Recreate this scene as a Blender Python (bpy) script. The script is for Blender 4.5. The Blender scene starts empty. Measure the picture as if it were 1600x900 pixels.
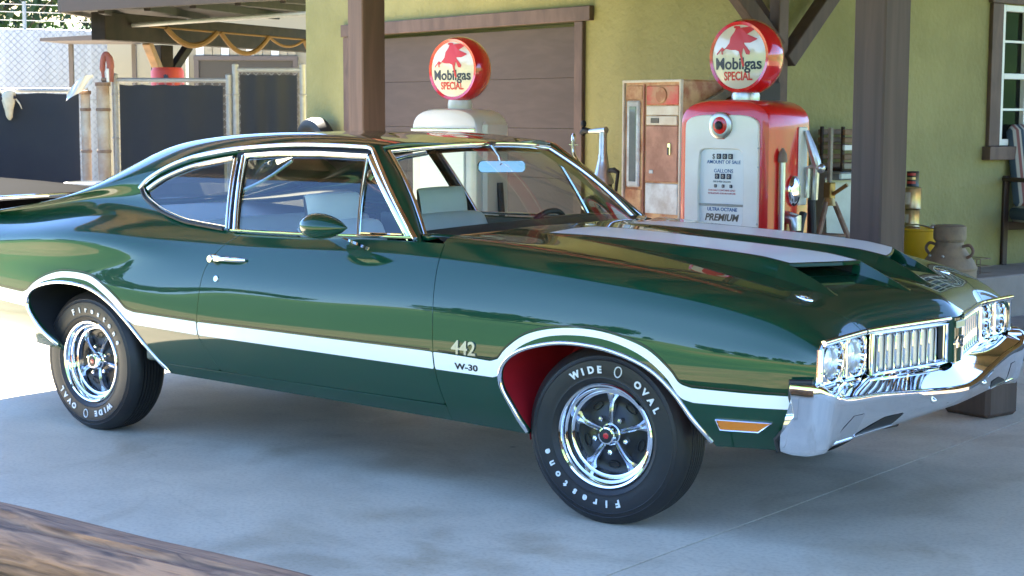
import bpy, bmesh, math, random
import numpy as np
from mathutils import Vector, Matrix, Euler, Quaternion

# ------------------------------------------------------------------ camera, sky, sun, exposure
scene = bpy.context.scene
COL = scene.collection
R = math.radians
CAM = (3.1631, -5.5763, 1.4657)
YAW, PITCH, ROLL, FPX = -0.6443, 0.1070, 0.0027, 2503.84
cd = bpy.data.cameras.new('camera')
cam = bpy.data.objects.new('camera', cd)
COL.objects.link(cam)
_f = Vector((math.sin(YAW)*math.cos(PITCH), math.cos(YAW)*math.cos(PITCH), -math.sin(PITCH)))
_r = Vector((math.cos(YAW), -math.sin(YAW), 0))
_u = _r.cross(_f)
_r2 = math.cos(ROLL)*_r + math.sin(ROLL)*_u
_u2 = -math.sin(ROLL)*_r + math.cos(ROLL)*_u
cam.matrix_world = Matrix(((_r2.x, _u2.x, -_f.x, CAM[0]), (_r2.y, _u2.y, -_f.y, CAM[1]), (_r2.z, _u2.z, -_f.z, CAM[2]), (0, 0, 0, 1)))
cd.sensor_width = 36.0
cd.lens = FPX/1600*36.0
cd.clip_start = 0.05
cd.clip_end = 3000
cd.dof.use_dof = True
cd.dof.focus_distance = 6.3
cd.dof.aperture_fstop = 14.0
scene.camera = cam

SUN_EL, SUN_AZ = R(50), R(150)        # azimuth measured from +X towards +Y: the sun stands behind and to the left
sun_dir = Vector((math.cos(SUN_EL)*math.cos(SUN_AZ), math.cos(SUN_EL)*math.sin(SUN_AZ), math.sin(SUN_EL)))
world = bpy.data.worlds.new('World')
scene.world = world
world.use_nodes = True
wn = world.node_tree
wn.nodes.clear()
sky = wn.nodes.new('ShaderNodeTexSky')
sky.sky_type = 'NISHITA'
sky.sun_disc = False
sky.sun_elevation = SUN_EL
sky.sun_rotation = math.pi/2 - SUN_AZ
sky.altitude = 3000
sky.air_density = 1.0
sky.dust_density = 0.0
sky.ozone_density = 5.0
bg = wn.nodes.new('ShaderNodeBackground')
bg.inputs[1].default_value = 0.085
wo = wn.nodes.new('ShaderNodeOutputWorld')
wn.links.new(sky.outputs[0], bg.inputs[0])
wn.links.new(bg.outputs[0], wo.inputs[0])
sd = bpy.data.lights.new('sun', 'SUN')
sd.energy = 5.0
sd.angle = R(0.53)
sd.color = (1.0, 0.92, 0.78)
so = bpy.data.objects.new('sun', sd)
COL.objects.link(so)
so.rotation_euler = (-sun_dir).to_track_quat('-Z', 'Y').to_euler()
vs = scene.view_settings
vs.view_transform = 'Standard'
vs.look = 'None'
vs.exposure = 3.62
vs.gamma = 1.0
scene.render.engine = 'CYCLES'
scene.cycles.max_bounces = 10
scene.cycles.transparent_max_bounces = 24
scene.cycles.sample_clamp_indirect = 6.0
scene.cycles.use_denoising = True
random.seed(7)

# ------------------------------------------------------------------ materials
MAT = {}
def mat(name, col=(.5, .5, .5), rough=.5, metal=0., spec=.5, coat=0., coat_rough=.03, noise=None, bump=None, emit=None, **kw):
    """noise=(scale, amount, colour2[, detail]); bump=(scale, strength)"""
    m = bpy.data.materials.new(name)
    m.use_nodes = True
    nt = m.node_tree
    b = nt.nodes['Principled BSDF']
    b.inputs['Base Color'].default_value = (*col, 1)
    b.inputs['Roughness'].default_value = rough
    b.inputs['Metallic'].default_value = metal
    b.inputs['Specular IOR Level'].default_value = spec
    b.inputs['Coat Weight'].default_value = coat
    b.inputs['Coat Roughness'].default_value = coat_rough
    tc = None
    if noise or bump:
        tc = nt.nodes.new('ShaderNodeTexCoord')
    if noise:
        n = nt.nodes.new('ShaderNodeTexNoise')
        n.inputs['Scale'].default_value = noise[0]
        n.inputs['Detail'].default_value = noise[3] if len(noise) > 3 else 6
        n.inputs['Roughness'].default_value = .62
        nt.links.new(tc.outputs['Object'], n.inputs['Vector'])
        mr = nt.nodes.new('ShaderNodeMapRange')
        mr.inputs['From Min'].default_value = .5 - .28*(1.2 - noise[1])
        mr.inputs['From Max'].default_value = .5 + .28*(1.2 - noise[1])*1.2
        nt.links.new(n.outputs['Fac'], mr.inputs['Value'])
        mx = nt.nodes.new('ShaderNodeMix')
        mx.data_type = 'RGBA'
        mx.inputs['A'].default_value = (*col, 1)
        mx.inputs['B'].default_value = (*noise[2], 1)
        nt.links.new(mr.outputs[0], mx.inputs['Factor'])
        nt.links.new(mx.outputs['Result'], b.inputs['Base Color'])
    if bump:
        n2 = nt.nodes.new('ShaderNodeTexNoise')
        n2.inputs['Scale'].default_value = bump[0]
        n2.inputs['Detail'].default_value = 5
        nt.links.new(tc.outputs['Object'], n2.inputs['Vector'])
        bp = nt.nodes.new('ShaderNodeBump')
        bp.inputs['Strength'].default_value = bump[1]
        bp.inputs['Distance'].default_value = .01
        nt.links.new(n2.outputs['Fac'], bp.inputs['Height'])
        nt.links.new(bp.outputs[0], b.inputs['Normal'])
    for k, v in kw.items():
        b.inputs[k.replace('_', ' ')].default_value = v
    MAT[name] = m
    return m

def grain_mat(name, c1, c2, sc=(14, 14, .9), rough=.6, bump=.25, p0=.38, p1=.66):
    m = bpy.data.materials.new(name); m.use_nodes = True; nt = m.node_tree; b = nt.nodes['Principled BSDF']; b.inputs['Roughness'].default_value = rough; b.inputs['Specular IOR Level'].default_value = .25
    tc = nt.nodes.new('ShaderNodeTexCoord'); mp = nt.nodes.new('ShaderNodeMapping'); mp.inputs['Scale'].default_value = sc
    n = nt.nodes.new('ShaderNodeTexNoise'); n.inputs['Scale'].default_value = 1.5; n.inputs['Detail'].default_value = 8; n.inputs['Distortion'].default_value = .5
    cr = nt.nodes.new('ShaderNodeValToRGB'); e = cr.color_ramp.elements
    e[0].position = p0; e[0].color = (*c2, 1); e[1].position = p1; e[1].color = (*c1, 1)
    bp = nt.nodes.new('ShaderNodeBump'); bp.inputs['Strength'].default_value = bump; bp.inputs['Distance'].default_value = .006
    nt.links.new(tc.outputs['Object'], mp.inputs[0]); nt.links.new(mp.outputs[0], n.inputs['Vector']); nt.links.new(n.outputs['Fac'], cr.inputs[0])
    nt.links.new(cr.outputs[0], b.inputs['Base Color']); nt.links.new(n.outputs['Fac'], bp.inputs['Height']); nt.links.new(bp.outputs[0], b.inputs['Normal'])
    MAT[name] = m
    return m

def glass_mat(name, tint, ior=1.5, refl_rough=.0, dirt=0.):
    m = bpy.data.materials.new(name)
    m.use_nodes = True
    nt = m.node_tree
    nt.nodes.clear()
    out = nt.nodes.new('ShaderNodeOutputMaterial')
    tr = nt.nodes.new('ShaderNodeBsdfTransparent')
    tr.inputs[0].default_value = (*tint, 1)
    gl = nt.nodes.new('ShaderNodeBsdfGlossy')
    gl.inputs['Roughness'].default_value = refl_rough
    f0 = ((ior-1)/(ior+1))**2
    lw = nt.nodes.new('ShaderNodeLayerWeight')
    lw.inputs['Blend'].default_value = .5
    pw = nt.nodes.new('ShaderNodeMath')
    pw.operation = 'POWER'
    pw.inputs[1].default_value = 4.2
    fr = nt.nodes.new('ShaderNodeMath')
    fr.operation = 'MULTIPLY_ADD'
    fr.inputs[1].default_value = 1-f0
    fr.inputs[2].default_value = f0
    nt.links.new(lw.outputs['Facing'], pw.inputs[0])
    nt.links.new(pw.outputs[0], fr.inputs[0])
    mx = nt.nodes.new('ShaderNodeMixShader')
    nt.links.new(fr.outputs[0], mx.inputs[0])
    nt.links.new(tr.outputs[0], mx.inputs[1])
    nt.links.new(gl.outputs[0], mx.inputs[2])
    nt.links.new(mx.outputs[0], out.inputs[0])
    MAT[name] = m
    return m

# ------------------------------------------------------------------ mesh helpers
def link(o, parent=None):
    COL.objects.link(o)
    if parent is not None:
        o.parent = parent
    return o

def tag(o, label=None, cat=None, group=None, kind=None):
    if label: o['label'] = label
    if cat: o['category'] = cat
    if group: o['group'] = group
    if kind: o['kind'] = kind
    return o

def empty(name, loc=(0, 0, 0), rz=0., label=None, cat=None, group=None):
    o = bpy.data.objects.new(name, None)
    o.empty_display_size = .1
    link(o)
    o.location = loc
    o.rotation_euler = (0, 0, rz)
    return tag(o, label, cat, group)

def rotmat(rx=0, ry=0, rz=0):
    return np.array(Euler((rx, ry, rz)).to_matrix())

class MB:
    """collects shapes of ONE part"""
    def __init__(s):
        s.v = []; s.f = []; s.mi = []
    def add(s, v, f, m=0):
        o = len(s.v)
        s.v.extend([tuple(map(float, q)) for q in v])
        s.f.extend([tuple(i+o for i in q) for q in f])
        s.mi.extend([m]*len(f))
        return s
    def box(s, c, d, rot=None, bev=0., m=0):
        hx, hy, hz = d[0]/2, d[1]/2, d[2]/2
        if bev <= 0:
            v = np.array([(x, y, z) for x in (-hx, hx) for y in (-hy, hy) for z in (-hz, hz)])
            f = [(0, 1, 3, 2), (4, 6, 7, 5), (0, 4, 5, 1), (2, 3, 7, 6), (0, 2, 6, 4), (1, 5, 7, 3)]
        else:
            b = min(bev, hx*.95, hy*.95, hz*.95)
            v = []; idx = {}
            for sx in (-1, 1):
                for sy in (-1, 1):
                    for sz in (-1, 1):
                        for k in range(3):
                            p = [sx*hx, sy*hy, sz*hz]
                            for a in range(3):
                                if a != k: p[a] -= (sx, sy, sz)[a]*b
                            idx[(sx, sy, sz, k)] = len(v); v.append(p)
            v = np.array(v); f = []
            for k in range(3):
                a, c2 = [(1, 2), (2, 0), (0, 1)][k]
                for sg in (-1, 1):
                    q = []
                    for (ua, uc) in ((-1, -1), (1, -1), (1, 1), (-1, 1)):
                        t = [0, 0, 0]; t[k] = sg; t[a] = ua; t[c2] = uc
                        q.append(idx[(*t, k)])
                    f.append(tuple(q if sg > 0 else q[::-1]))
            for k in range(3):
                a, c2 = [(1, 2), (2, 0), (0, 1)][k]
                for ua in (-1, 1):
                    for uc in (-1, 1):
                        t0 = [0, 0, 0]; t0[k] = -1; t0[a] = ua; t0[c2] = uc
                        t1 = list(t0); t1[k] = 1
                        q = [idx[(*t0, a)], idx[(*t1, a)], idx[(*t1, c2)], idx[(*t0, c2)]]
                        f.append(tuple(q if ua*uc < 0 else q[::-1]))
            for sx in (-1, 1):
                for sy in (-1, 1):
                    for sz in (-1, 1):
                        q = [idx[(sx, sy, sz, k)] for k in range(3)]
                        f.append(tuple(q if sx*sy*sz > 0 else q[::-1]))
        if rot is not None: v = v @ np.array(rot).T
        return s.add(v + np.array(c), f, m)
    def tube(s, pts, r, n=10, cap=True, m=0, closed=False, sq=None):
        """round bar along a polyline; r may be a list; sq=(ax,ay) flattens"""
        pts = [Vector(p) for p in pts]
        k = len(pts)
        rr = r if hasattr(r, '__len__') else [r]*k
        v = []; prev = None
        for i, p in enumerate(pts):
            if closed: t = (pts[(i+1) % k]-pts[i-1]).normalized()
            else: t = (pts[min(i+1, k-1)]-pts[max(i-1, 0)]).normalized()
            if prev is None:
                a = Vector((0, 0, 1)) if abs(t.z) < .9 else Vector((1, 0, 0))
                n1 = (a - t*a.dot(t)).normalized()
            else:
                n1 = (prev - t*prev.dot(t)).normalized()
            prev = n1; n2 = t.cross(n1)
            for j in range(n):
                an = 2*math.pi*j/n
                ca, sa = math.cos(an), math.sin(an)
                if sq: ca *= sq[0]; sa *= sq[1]
                v.append(p + (n1*ca + n2*sa)*rr[i])
        f = []
        for i in range(k if closed else k-1):
            i2 = (i+1) % k
            for j in range(n):
                j2 = (j+1) % n
                f.append((i*n+j, i2*n+j, i2*n+j2, i*n+j2)[::-1])
        if cap and not closed:
            f.append(tuple(range(n))); f.append(tuple((k-1)*n+j for j in range(n))[::-1])
        return s.add(v, f, m)
    def cyl(s, p0, p1, r0, r1=None, n=20, cap=True, m=0):
        return s.tube([p0, p1], [r0, r0 if r1 is None else r1], n, cap, m)
    def lathe(s, prof, n=32, c=(0, 0, 0), axis='Z', m=0, a0=0., a1=2*math.pi):
        """prof: list of (radius, height) around axis"""
        full = abs(a1-a0-2*math.pi) < 1e-6
        k = n if full else n+1
        v = []; P = len(prof)
        for i in range(k):
            a = a0+(a1-a0)*i/n
            for (r, h) in prof:
                x, y = r*math.cos(a), r*math.sin(a)
                q = (x, y, h) if axis == 'Z' else ((x, h, y) if axis == 'Y' else (h, x, y))
                v.append((q[0]+c[0], q[1]+c[1], q[2]+c[2]))
        f = []
        for i in range(n):
            i2 = (i+1) % k
            for j in range(P-1):
                q = (i*P+j, i2*P+j, i2*P+j+1, i*P+j+1)
                f.append(q if axis != 'Y' else q[::-1])
        return s.add(v, f, m)
    def prism(s, poly, d0, d1, fn, m=0, bev=0.):
        """poly in 2D, extruded from d0 to d1; fn(a,b,d)->xyz"""
        n = len(poly)
        if bev:
            cx = sum(p[0] for p in poly)/n; cy = sum(p[1] for p in poly)/n
            inn = []
            for (a, b) in poly:
                l = math.hypot(a-cx, b-cy) or 1
                inn.append((a-(a-cx)/l*bev, b-(b-cy)/l*bev))
            sg = 1 if d1 > d0 else -1
            v = [fn(a, b, d0) for a, b in poly]+[fn(a, b, d1-sg*bev) for a, b in poly]+[fn(a, b, d1) for a, b in inn]
            f = [tuple(range(n))[::-1], tuple(2*n+i for i in range(n))]
            for k in (0, 1):
                f += [(k*n+i, k*n+(i+1) % n, (k+1)*n+(i+1) % n, (k+1)*n+i) for i in range(n)]
            return s.add(v, f, m)
        v = [fn(a, b, d0) for a, b in poly]+[fn(a, b, d1) for a, b in poly]
        f = [tuple(range(n))[::-1], tuple(n+i for i in range(n))]
        f += [(i, (i+1) % n, n+(i+1) % n, n+i) for i in range(n)]
        return s.add(v, f, m)
    def sphere(s, c, r, n=16, m=0, k=8):
        r = r if hasattr(r, '__len__') else (r, r, r)
        v = [(c[0], c[1], c[2]+r[2])]
        for i in range(1, k):
            a = math.pi*i/k
            for j in range(n):
                b = 2*math.pi*j/n
                v.append((c[0]+r[0]*math.sin(a)*math.cos(b), c[1]+r[1]*math.sin(a)*math.sin(b), c[2]+r[2]*math.cos(a)))
        v.append((c[0], c[1], c[2]-r[2]))
        f = [(0, 1+j, 1+(j+1) % n) for j in range(n)]
        for i in range(k-2):
            for j in range(n):
                f.append((1+i*n+j, 1+(i+1)*n+j, 1+(i+1)*n+(j+1) % n, 1+i*n+(j+1) % n))
        e = len(v)-1; o = 1+(k-2)*n
        f += [(o+j, e, o+(j+1) % n) for j in range(n)]
        return s.add(v, f, m)
    def grid(s, fn, nu, nv, m=0, flip=False, closeu=False):
        v = [fn(i/(nu if closeu else nu-1), j/(nv-1)) for i in range(nu) for j in range(nv)]
        f = []
        for i in range(nu if closeu else nu-1):
            for j in range(nv-1):
                i2 = (i+1) % nu
                q = (i*nv+j, i2*nv+j, i2*nv+j+1, i*nv+j+1)
                f.append(q[::-1] if flip else q)
        return s.add(v, f, m)
    def mesh(s, name, mats, smooth=35.):
        me = bpy.data.meshes.new(name)
        me.from_pydata(s.v, [], s.f)
        mats = mats if isinstance(mats, (list, tuple)) else [mats]
        for q in mats: me.materials.append(MAT[q] if isinstance(q, str) else q)
        if len(mats) > 1: me.polygons.foreach_set('material_index', s.mi)
        bm = bmesh.new(); bm.from_mesh(me)
        bmesh.ops.recalc_face_normals(bm, faces=bm.faces)
        bm.to_mesh(me); bm.free()
        if smooth:
            me.shade_smooth()
            me.set_sharp_from_angle(angle=R(smooth))
        me.update()
        return me
    def build(s, name, mats, parent=None, smooth=35., loc=None):
        o = bpy.data.objects.new(name, s.mesh(name, mats, smooth))
        link(o, parent)
        if loc is not None: o.location = loc
        return o

def copy_tree(o, parent=None):
    c = o.copy()
    COL.objects.link(c)
    c.parent = parent
    for ch in list(o.children):
        copy_tree(ch, c)
    return c

_tc = {}
def text(st, size=1., bold=0., shear=0., depth=.01, res=3):
    """letters as a solid mesh: verts, faces, width; baseline at 0, centred on x"""
    key = (st, bold, shear, res)
    if key not in _tc:
        cu = bpy.data.curves.new('t', 'FONT')
        cu.body = st; cu.align_x = 'CENTER'; cu.offset = bold; cu.shear = shear
        cu.resolution_u = res
        cu.extrude = .02
        o = bpy.data.objects.new('t', cu); COL.objects.link(o)
        me = bpy.data.meshes.new_from_object(o.evaluated_get(bpy.context.evaluated_depsgraph_get()))
        _tc[key] = (np.array([tuple(v.co) for v in me.vertices]), [tuple(p.vertices) for p in me.polygons])
        bpy.data.objects.remove(o); bpy.data.curves.remove(cu); bpy.data.meshes.remove(me)
    v, f = _tc[key]
    v = v.copy()
    v[:, :2] *= size
    v[:, 2] *= depth/.04
    return v, f

# building frame: B(s, n, z) with s along the garage wall (to the right), n out of the wall
WU = np.array([0.9655, -0.2602]); WN = np.array([-0.2602, -0.9655]); W0 = np.array([-3.299, 3.873])
BROT = math.atan2(WU[1], WU[0])
def B(s, n, z=0.):
    p = W0 + s*WU + n*WN
    return (float(p[0]), float(p[1]), float(z))

# base materials
mat('paint', (.002, .041, .018), .38, .0, coat=1., coat_rough=.006, spec=.08, Coat_IOR=1.55, bump=(420, .010))
mat('white_paint', (.90, .88, .83), .4, coat=.25)
mat('black_paint', (.008, .008, .009), .35)
mat('black_trim', (.012, .012, .013), .55)
mat('chrome', (.86, .87, .88), .045, 1.)
mat('chrome_soft', (.75, .76, .78), .16, 1.)
mat('argent', (.58, .58, .58), .38, .6)
mat('rubber', (.009, .009, .010), .5, noise=(7, .5, (.020, .018, .016)), bump=(90, .08))
mat('tread', (.014, .014, .014), .75)
mat('letter_white', (.78, .78, .74), .55)
mat('red_liner', (.42, .012, .02), .5)
mat('amber', (.85, .24, .01), .15, coat=1., Transmission_Weight=.15)
mat('vinyl', (.66, .62, .54), .5, noise=(3, .4, (.58, .55, .48)))
mat('dark_vinyl', (.018, .024, .024), .5)
mat('interior_green', (.10, .13, .11), .6)
mat('underbody', (.015, .015, .016), .8)
mat('red_emblem', (.55, .02, .03), .25, coat=.5)
mat('mirror_glass', (.17, .19, .19), .03, 1.)
mat('spoke_silver', (.46, .47, .49), .16, .95)
mat('emblem_silver', (.42, .42, .42), .3, .8)
glass_mat('car_glass', (.90, .98, .95), 1.42)
glass_mat('side_glass', (.88, .96, .95), 1.8)
glass_mat('lens', (.96, .97, .98), 1.5)
mat('headlamp', (.80, .82, .84), .28, .45, coat=.6)  # opaque pale lens colour stands in for bright sky reflections
mat('badge_reflection', (.62, .60, .36), .3)  # pale yellow-green paints a reflection into the nose badge
# ------------------------------------------------------------------ the car: body surfaces
class CS:
    """cubic spline through rows of Y at knots t; natural ends, or clamped with d0/d1"""
    def __init__(s, t, Y, d0=None, d1=None):
        t = np.array(t, float); Y = np.array(Y, float)
        if Y.ndim == 1: Y = Y[:, None]
        n = len(t); h = np.diff(t)
        A = np.zeros((n, n)); b = np.zeros((n, Y.shape[1]))
        for i in range(1, n-1):
            A[i, i-1] = h[i-1]; A[i, i] = 2*(h[i-1]+h[i]); A[i, i+1] = h[i]
            b[i] = 6*((Y[i+1]-Y[i])/h[i]-(Y[i]-Y[i-1])/h[i-1])
        if d0 is None: A[0, 0] = 1
        else: A[0, 0] = 2*h[0]; A[0, 1] = h[0]; b[0] = 6*((Y[1]-Y[0])/h[0]-d0)
        if d1 is None: A[-1, -1] = 1
        else: A[-1, -1] = 2*h[-1]; A[-1, -2] = h[-1]; b[-1] = 6*(d1-(Y[-1]-Y[-2])/h[-1])
        s.t, s.Y, s.h, s.M = t, Y, h, np.linalg.solve(A, b)
    def __call__(s, x):
        x = np.atleast_1d(np.asarray(x, float))
        i = np.clip(np.searchsorted(s.t, x)-1, 0, len(s.t)-2)
        h = s.h[i][:, None]; a = (s.t[i+1]-x)[:, None]; c = (x-s.t[i])[:, None]
        return s.M[i]*a**3/(6*h)+s.M[i+1]*c**3/(6*h)+(s.Y[i]/h-s.M[i]*h/6)*a+(s.Y[i+1]/h-s.M[i+1]*h/6)*c

def basis(t, clamp0=False, clamp1=False):
    n = len(t); m = n+clamp0+clamp1
    Y = np.zeros((n, m)); Y[:n, :n] = np.eye(n)
    d0 = d1 = None
    if clamp0: d0 = np.zeros(m); d0[n] = 1
    if clamp1: d1 = np.zeros(m); d1[n+clamp0] = 1
    return CS(t, Y, d0, d1)

ST = [-4.17, -3.9, -3.5, -3.15, -2.845, -2.55, -2.25, -1.9, -1.4, -.85, -.4, 0, .35, .62, .78, .88]
c0z = [.44, .41, .39, .37, .345, .33, .327, .322, .315, .307, .298, .30, .335, .355, .362, .368]
c0y = [.74, .80, .84, .855, .865, .87, .87, .87, .87, .87, .87, .87, .865, .85, .825, .79]
c1z = [z+.065 for z in c0z]
c1y = [.80, .86, .895, .912, .918, .917, .915, .912, .91, .91, .912, .915, .912, .895, .868, .832]
c2z = [.58, .58, .575, .565, .56, .55, .545, .54, .535, .53, .525, .525, .525, .53, .53, .53]
c2y = [.83, .89, .928, .948, .957, .956, .952, .948, .946, .946, .949, .952, .946, .925, .895, .856]
c3z = [.70, .70, .70, .70, .70, .695, .69, .69, .69, .69, .685, .68, .67, .66, .645, .62]
c3y = [.835, .893, .932, .953, .962, .958, .949, .942, .940, .941, .946, .950, .945, .925, .896, .858]
c4z = [.80, .81, .825, .84, .85, .84, .82, .815, .815, .82, .81, .795, .775, .745, .71, .675]
c4y = [.833, .89, .926, .944, .951, .940, .925, .918, .916, .918, .926, .933, .929, .911, .886, .853]
c5z = [.875, .885, .905, .935, .955, .945, .92, .91, .91, .915, .91, .89, .86, .815, .765, .708]
c5y = [.818, .870, .900, .914, .916, .902, .884, .876, .875, .877, .886, .895, .894, .881, .860, .838]
c6z = [.925, .945, .975, 1.01, 1.035, 1.02, .995, .97, .968, .978, .965, .935, .90, .85, .795, .73]
c6y = [.77, .80, .805, .793, .782, .79, .81, .826, .830, .828, .82, .82, .817, .81, .795, .785]
Ty = [-.95, -.92, -.85, -.78, -.72, -.68, -.62, -.6, -.6, -.62, -.9, -.95, -.95, -.95, -.95, -.95]
Tz = [.3, .4, .52, .62, .69, .73, .78, .8, .8, .78, .43, .3, .28, .25, .2, .12]
cur = [CS(ST, np.stack([y, z], 1)) for y, z in ((c0y, c0z), (c1y, c1z), (c2y, c2z), (c3y, c3z), (c4y, c4z), (c5y, c5z), (c6y, c6z))]
Tcur = CS(ST, np.stack([Ty, Tz], 1))
T1 = [0, .08, .21, .36, .49, .575, .65]
B1 = basis(T1, clamp1=True)

BOW = .122
def prow(y):
    t = 1-np.sqrt(np.asarray(y, float)**2+.03**2)/.52
    return np.clip((t+np.sqrt(t*t+.012))/2-.003, 0, 2)
BOW = .118
def bow(x, y):
    k = np.clip((x-.15)/(.88-.15), 0, 1)
    return BOW*k*k*(3-2*k)*prow(y)

def S1(x, v):
    w = B1(v)
    ctr = np.stack([c(x) for c in cur]+[Tcur(x)], 1)      # n, 8, 2
    p = np.einsum('nj,njk->nk', w, ctr)
    X = x+bow(x, p[:, 0])
    return np.stack([X, -p[:, 0], p[:, 1]], 1)

HX = [-.95, -.4, 0, .35, .62, .78, .84, .88]
h1 = CS(HX, np.stack([[.68, .67, .66, .65, .64, .63, .625, .62], [1.0, .988, .958, .918, .866, .812, .776, .735]], 1))
h2 = CS(HX, np.stack([[.38]*8, [1.015, 1.004, .970, .930, .880, .828, .790, .744]], 1))
h3 = CS(HX, np.stack([[0]*8, [1.02, 1.008, .974, .934, .886, .833, .795, .748]], 1))
T3 = [0, .16, .45, .83]
B3 = basis(T3, clamp0=True, clamp1=True)
def S3(x, v):
    w = B3(v)
    e = np.zeros((len(x), 2)); e[:, 0] = -1.
    ctr = np.stack([cur[6](x), h1(x), h2(x), h3(x), Tcur(x), e], 1)
    p = np.einsum('nj,njk->nk', w, ctr)
    return np.stack([x+bow(x, p[:, 0]), -p[:, 0], p[:, 1]], 1)

GX = [-4.17, -3.9, -3.6, -3.3, -3.05, -2.85, -2.65, -2.4, -2.1, -1.7, -1.27, -1.05]
g1 = CS(GX, np.stack([[.72, .75, .765, .755, .73, .705, .68, .655, .64, .632, .634, .66], [.935, .965, .992, 1.045, 1.105, 1.172, 1.24, 1.292, 1.316, 1.326, 1.318, 1.295]], 1))
g2 = CS(GX, np.stack([[.60, .62, .63, .63, .62, .605, .595, .58, .572, .57, .575, .585], [.94, .97, 1.0, 1.06, 1.132, 1.212, 1.288, 1.336, 1.358, 1.364, 1.344, 1.318]], 1))
g3 = CS(GX, np.stack([[.33]*12, [.942, .972, 1.0, 1.045, 1.125, 1.218, 1.303, 1.357, 1.383, 1.388, 1.362, 1.33]], 1))
g4 = CS(GX, np.stack([[0]*12, [.943, .973, 1.0, 1.04, 1.115, 1.215, 1.306, 1.363, 1.390, 1.396, 1.368, 1.335]], 1))
T2 = [0, .38, .45, .70, 1.03]
B2 = basis(T2, clamp0=True, clamp1=True)
def S2(x, v):
    w = B2(v)
    e = np.zeros((len(x), 2)); e[:, 0] = -1.
    ctr = np.stack([cur[6](x), g1(x), g2(x), g3(x), g4(x), Tcur(x), e], 1)
    p = np.einsum('nj,njk->nk', w, ctr)
    return np.stack([x, -p[:, 0], p[:, 1]], 1)

def GL(x, v):
    """plane of the side glass, v = height"""
    y = .823-.56*(v-.972)-.36*(v-.972)*(v-1.33)
    return np.stack([x, -y, v], 1)

_vv = np.linspace(0, T1[-1], 261)
def side(x, z, off=0.):
    """point on the right body side at (x, z), pushed out by off"""
    P = S1(np.full(261, x), _vv)
    i = np.argmax(P[:, 2] > z) if (P[:, 2] > z).any() else 260
    i = max(i, 1)
    a = (z-P[i-1, 2])/(P[i, 2]-P[i-1, 2]+1e-9)
    v = _vv[i-1]+a*(_vv[i]-_vv[i-1])
    q, n = surf_n(S1, np.array([x]), np.array([v]))
    return q[0]+n[0]*off, n[0]

def surf_n(S, u, v, flip=1.):
    e = 1e-4
    P = S(u, v)
    du = S(u+e, v)-S(u-e, v); dv = S(u, v+e)-S(u, v-e)
    n = np.cross(du, dv)
    n /= np.linalg.norm(n, axis=1)[:, None]+1e-12
    return P, n*flip

def sdf_poly(poly, X, Z):
    """signed distance, positive inside"""
    poly = np.array(poly, float)
    p = np.stack([X, Z], 1)
    d2 = np.full(len(p), 1e9); ins = np.zeros(len(p), bool)
    n = len(poly)
    for i in range(n):
        a = poly[i]; b = poly[(i+1) % n]; e = b-a
        w = p-a
        t = np.clip((w@e)/(e@e+1e-12), 0, 1)
        q = w-t[:, None]*e
        d2 = np.minimum(d2, (q*q).sum(1))
        c1 = (a[1] <= p[:, 1]) != (b[1] <= p[:, 1])
        with np.errstate(divide='ignore', invalid='ignore'):
            xi = a[0]+(p[:, 1]-a[1])*(b[0]-a[0])/(b[1]-a[1]+1e-15)
        ins ^= c1 & (p[:, 0] < xi)
    d = np.sqrt(d2)
    return np.where(ins, d, -d)

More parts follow.
